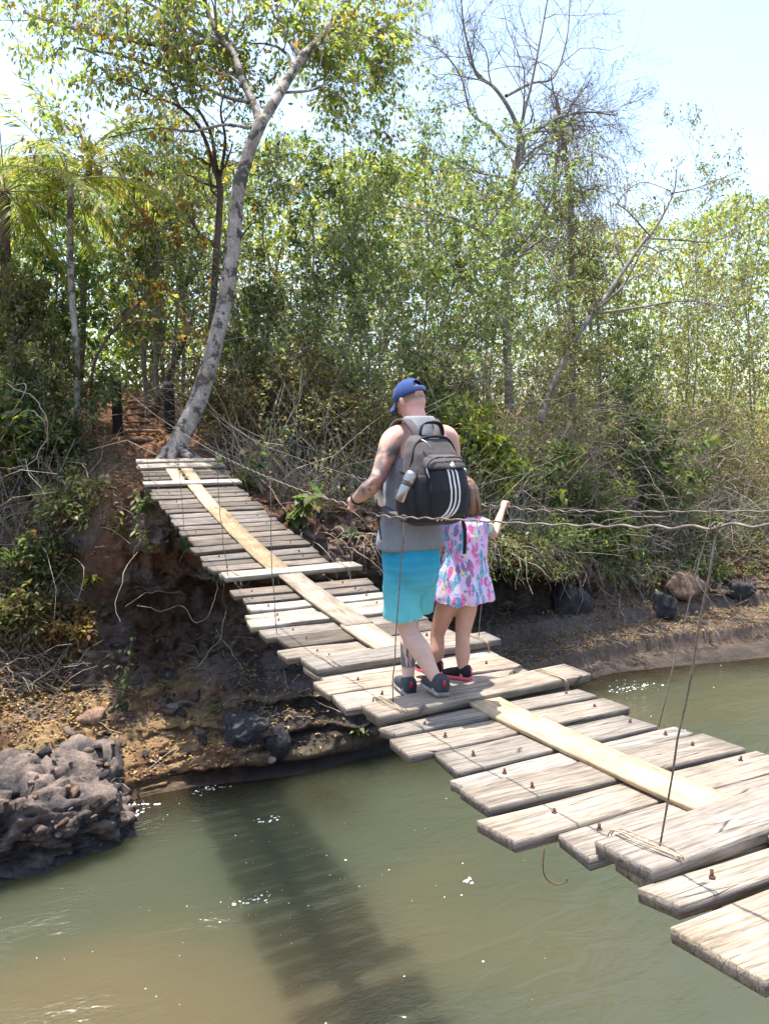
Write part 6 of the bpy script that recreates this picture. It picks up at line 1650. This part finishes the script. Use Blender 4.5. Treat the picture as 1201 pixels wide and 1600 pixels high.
for k in range(150):
    a = R(-125 + 250 * rgh.random()); d = -gf * math.cos(a) + gr * math.sin(a) * .95
    p = GH + d * (.078 + .012 * rgh.random()) + gu * (.07 * rgh.random())
    L = .16 + .12 * rgh.random()
    hs.tube(spline([p, p + d * .02 - zz_ * L * .4 + rgh.normal(size=3) * .008, p + d * .018 - zz_ * L + rgh.normal(size=3) * .016 + np.array([.02, 0, 0])], 8) - ORG, np.linspace(.0022, .0010, 8), 3, False, col=np.array([.22, .115, .06]) * (.6 + .9 * rgh.random()))
hs.build('loose_hair', M_HAIR, girl)
# keep the face free
rr_ = (co - GH) @ np.stack([gr, gf, gu], 1); c = np.clip(c, .01, 1)
finish(me, 'hair', co, M_HAIR, girl, ORG, c)
# dress
G = MB()
ring_loft(G, [(c_, np.array([a, .03, 0]), np.array([-.03, b, 0])) for c_, a, b in [((2.388, 3.97, 4.285), .192, .150), ((2.388, 3.97, 4.33), .186, .146), ((2.392, 3.978, 4.45), .160, .122), ((2.405, 3.985, 4.58), .137, .104), ((2.425, 3.995, 4.69), .132, .098), ((2.438, 4.005, 4.765), .118, .082), ((2.443, 4.015, 4.80), .078, .060)]], 28, 2.2)
limb(G, [(2.50, 4.005, 4.745, .056), (2.555, 4.025, 4.728, .055), (2.595, 4.045, 4.705, .052)], 14)
limb(G, [(2.375, 4.005, 4.745, .058), (2.32, 4.025, 4.725, .058), (2.29, 4.04, 4.67, .054)], 14)
ring_loft(G, [((2.443, 3.975, 4.80), np.array([.062, 0, 0]), np.array([0, .045, .015])), ((2.44, 3.945, 4.765), np.array([.070, 0, 0]), np.array([0, .035, .01])), ((2.435, 3.92, 4.69), np.array([.045, 0, 0]), np.array([0, .02, 0]))], 16)   # hood
me, co, no = fuse(G, .0085, 3)
low = 1 - smooth(4.28, 4.62, co[:, 2]); ang = np.arctan2(co[:, 1] - 3.98, co[:, 0] - 2.39)
wr = np.sin(ang * 7 + 1.2 * np.sin(ang * 3)) * .008 * low + fbm(co * np.array([14, 14, 7]), 3, 25) * .008
co = co + no * wr[:, None]
t = NT('feather_print'); v = t.coord('Object'); 
def vor(scale, sc, seed, feature='F1'):
    n = t.new('ShaderNodeTexVoronoi'); n.feature = feature; n.inputs['Scale'].default_value = scale
    m = t.new('ShaderNodeMapping'); m.inputs['Scale'].default_value = sc; m.inputs['Location'].default_value = (seed, seed * .7, seed * .3); m.inputs['Rotation'].default_value = (.4 * seed, .5, .3)
    nz = t.new('ShaderNodeTexNoise'); nz.inputs['Scale'].default_value = 22; t.l(v, nz.inputs['Vector'])
    ad = t.new('ShaderNodeVectorMath'); ad.operation = 'MULTIPLY_ADD'; t.l(nz.outputs['Color'], ad.inputs[0]); ad.inputs[1].default_value = (.035,) * 3; t.l(v, ad.inputs[2])
    t.l(ad.outputs[0], m.inputs[0]); t.l(m.outputs[0], n.inputs['Vector']); return n
v1 = vor(24, (1.25, 1.25, .5), 1.3); v2 = vor(27, (1, 1, 1.7), 7.7); ed = vor(55, (1, 1, .4), 4.1, 'DISTANCE_TO_EDGE')
sep = t.new('ShaderNodeSeparateColor'); t.l(v1.outputs['Color'], sep.inputs[0])
r1 = t.new('ShaderNodeValToRGB'); r1.color_ramp.interpolation = 'CONSTANT'
els = [(0, (.86, .10, .36)), (.22, (.06, .36, .50)), (.42, (.62, .68, .24)), (.52, (.90, .24, .50)), (.70, (.10, .45, .55)), (.84, (.25, .12, .30))]
e = r1.color_ramp.elements
while len(e) < len(els): e.new(.5)
for q, (p, c_) in zip(e, els): q.position = p; q.color = (*c_, 1)
t.l(sep.outputs[0], r1.inputs[0])
mot = t.mix(t.ramp(ed.outputs['Distance'], [(.03, (1, 1, 1)), (.08, (0, 0, 0))]), r1.outputs[0], (.10, .09, .16))
mask = t.ramp(v1.outputs['Distance'], [(.47, (1, 1, 1)), (.53, (0, 0, 0))])
outl = t.ramp(v1.outputs['Distance'], [(.36, (0, 0, 0)), (.40, (1, 1, 1)), (.45, (1, 1, 1)), (.48, (0, 0, 0))])
sp2 = t.new('ShaderNodeSeparateColor'); t.l(v2.outputs['Color'], sp2.inputs[0])
r2 = t.new('ShaderNodeValToRGB'); r2.color_ramp.interpolation = 'CONSTANT'
els = [(0, (.60, .66, .25)), (.28, (.10, .42, .52)), (.5, (.88, .30, .52)), (.72, (.08, .25, .38)), (.88, (.75, .55, .25))]
e = r2.color_ramp.elements
while len(e) < len(els): e.new(.5)
for q, (p, c_) in zip(e, els): q.position = p; q.color = (*c_, 1)
t.l(sp2.outputs[1], r2.inputs[0])
mask2 = t.ramp(v2.outputs['Distance'], [(.34, (1, 1, 1)), (.40, (0, 0, 0))])
cl = t.mix(.12, t.mix(mask, t.mix(mask2, (.64, .45, .70), r2.outputs[0]), mot), (.70, .56, .66)); t.base(cl); t.set(.85, .15); t.bump(t.noise(300, 3, .6, v), .2, .003)
finish(me, 'dress', co, t.m, girl, ORG)
M_GSH = simple_mat('shoe_neoprene_black', (.012, .012, .014), .7, .3, 0, .3, 60); M_PINK = simple_mat('sole_rubber_coral', (.80, .10, .14), .6, .3, 0, .12); 
shoe(girl, 'shoe', (2.365, 3.842, 3.826), (-.62, .78, 0), .185, .075, .080, M_GSH, M_PINK, M_PINK)
shoe(girl, 'shoe', (2.262, 4.012, 3.824), (-.55, .83, 0), .185, .075, .080, M_GSH, M_PINK, M_PINK)
for p_ in (man, girl): del p_['org']
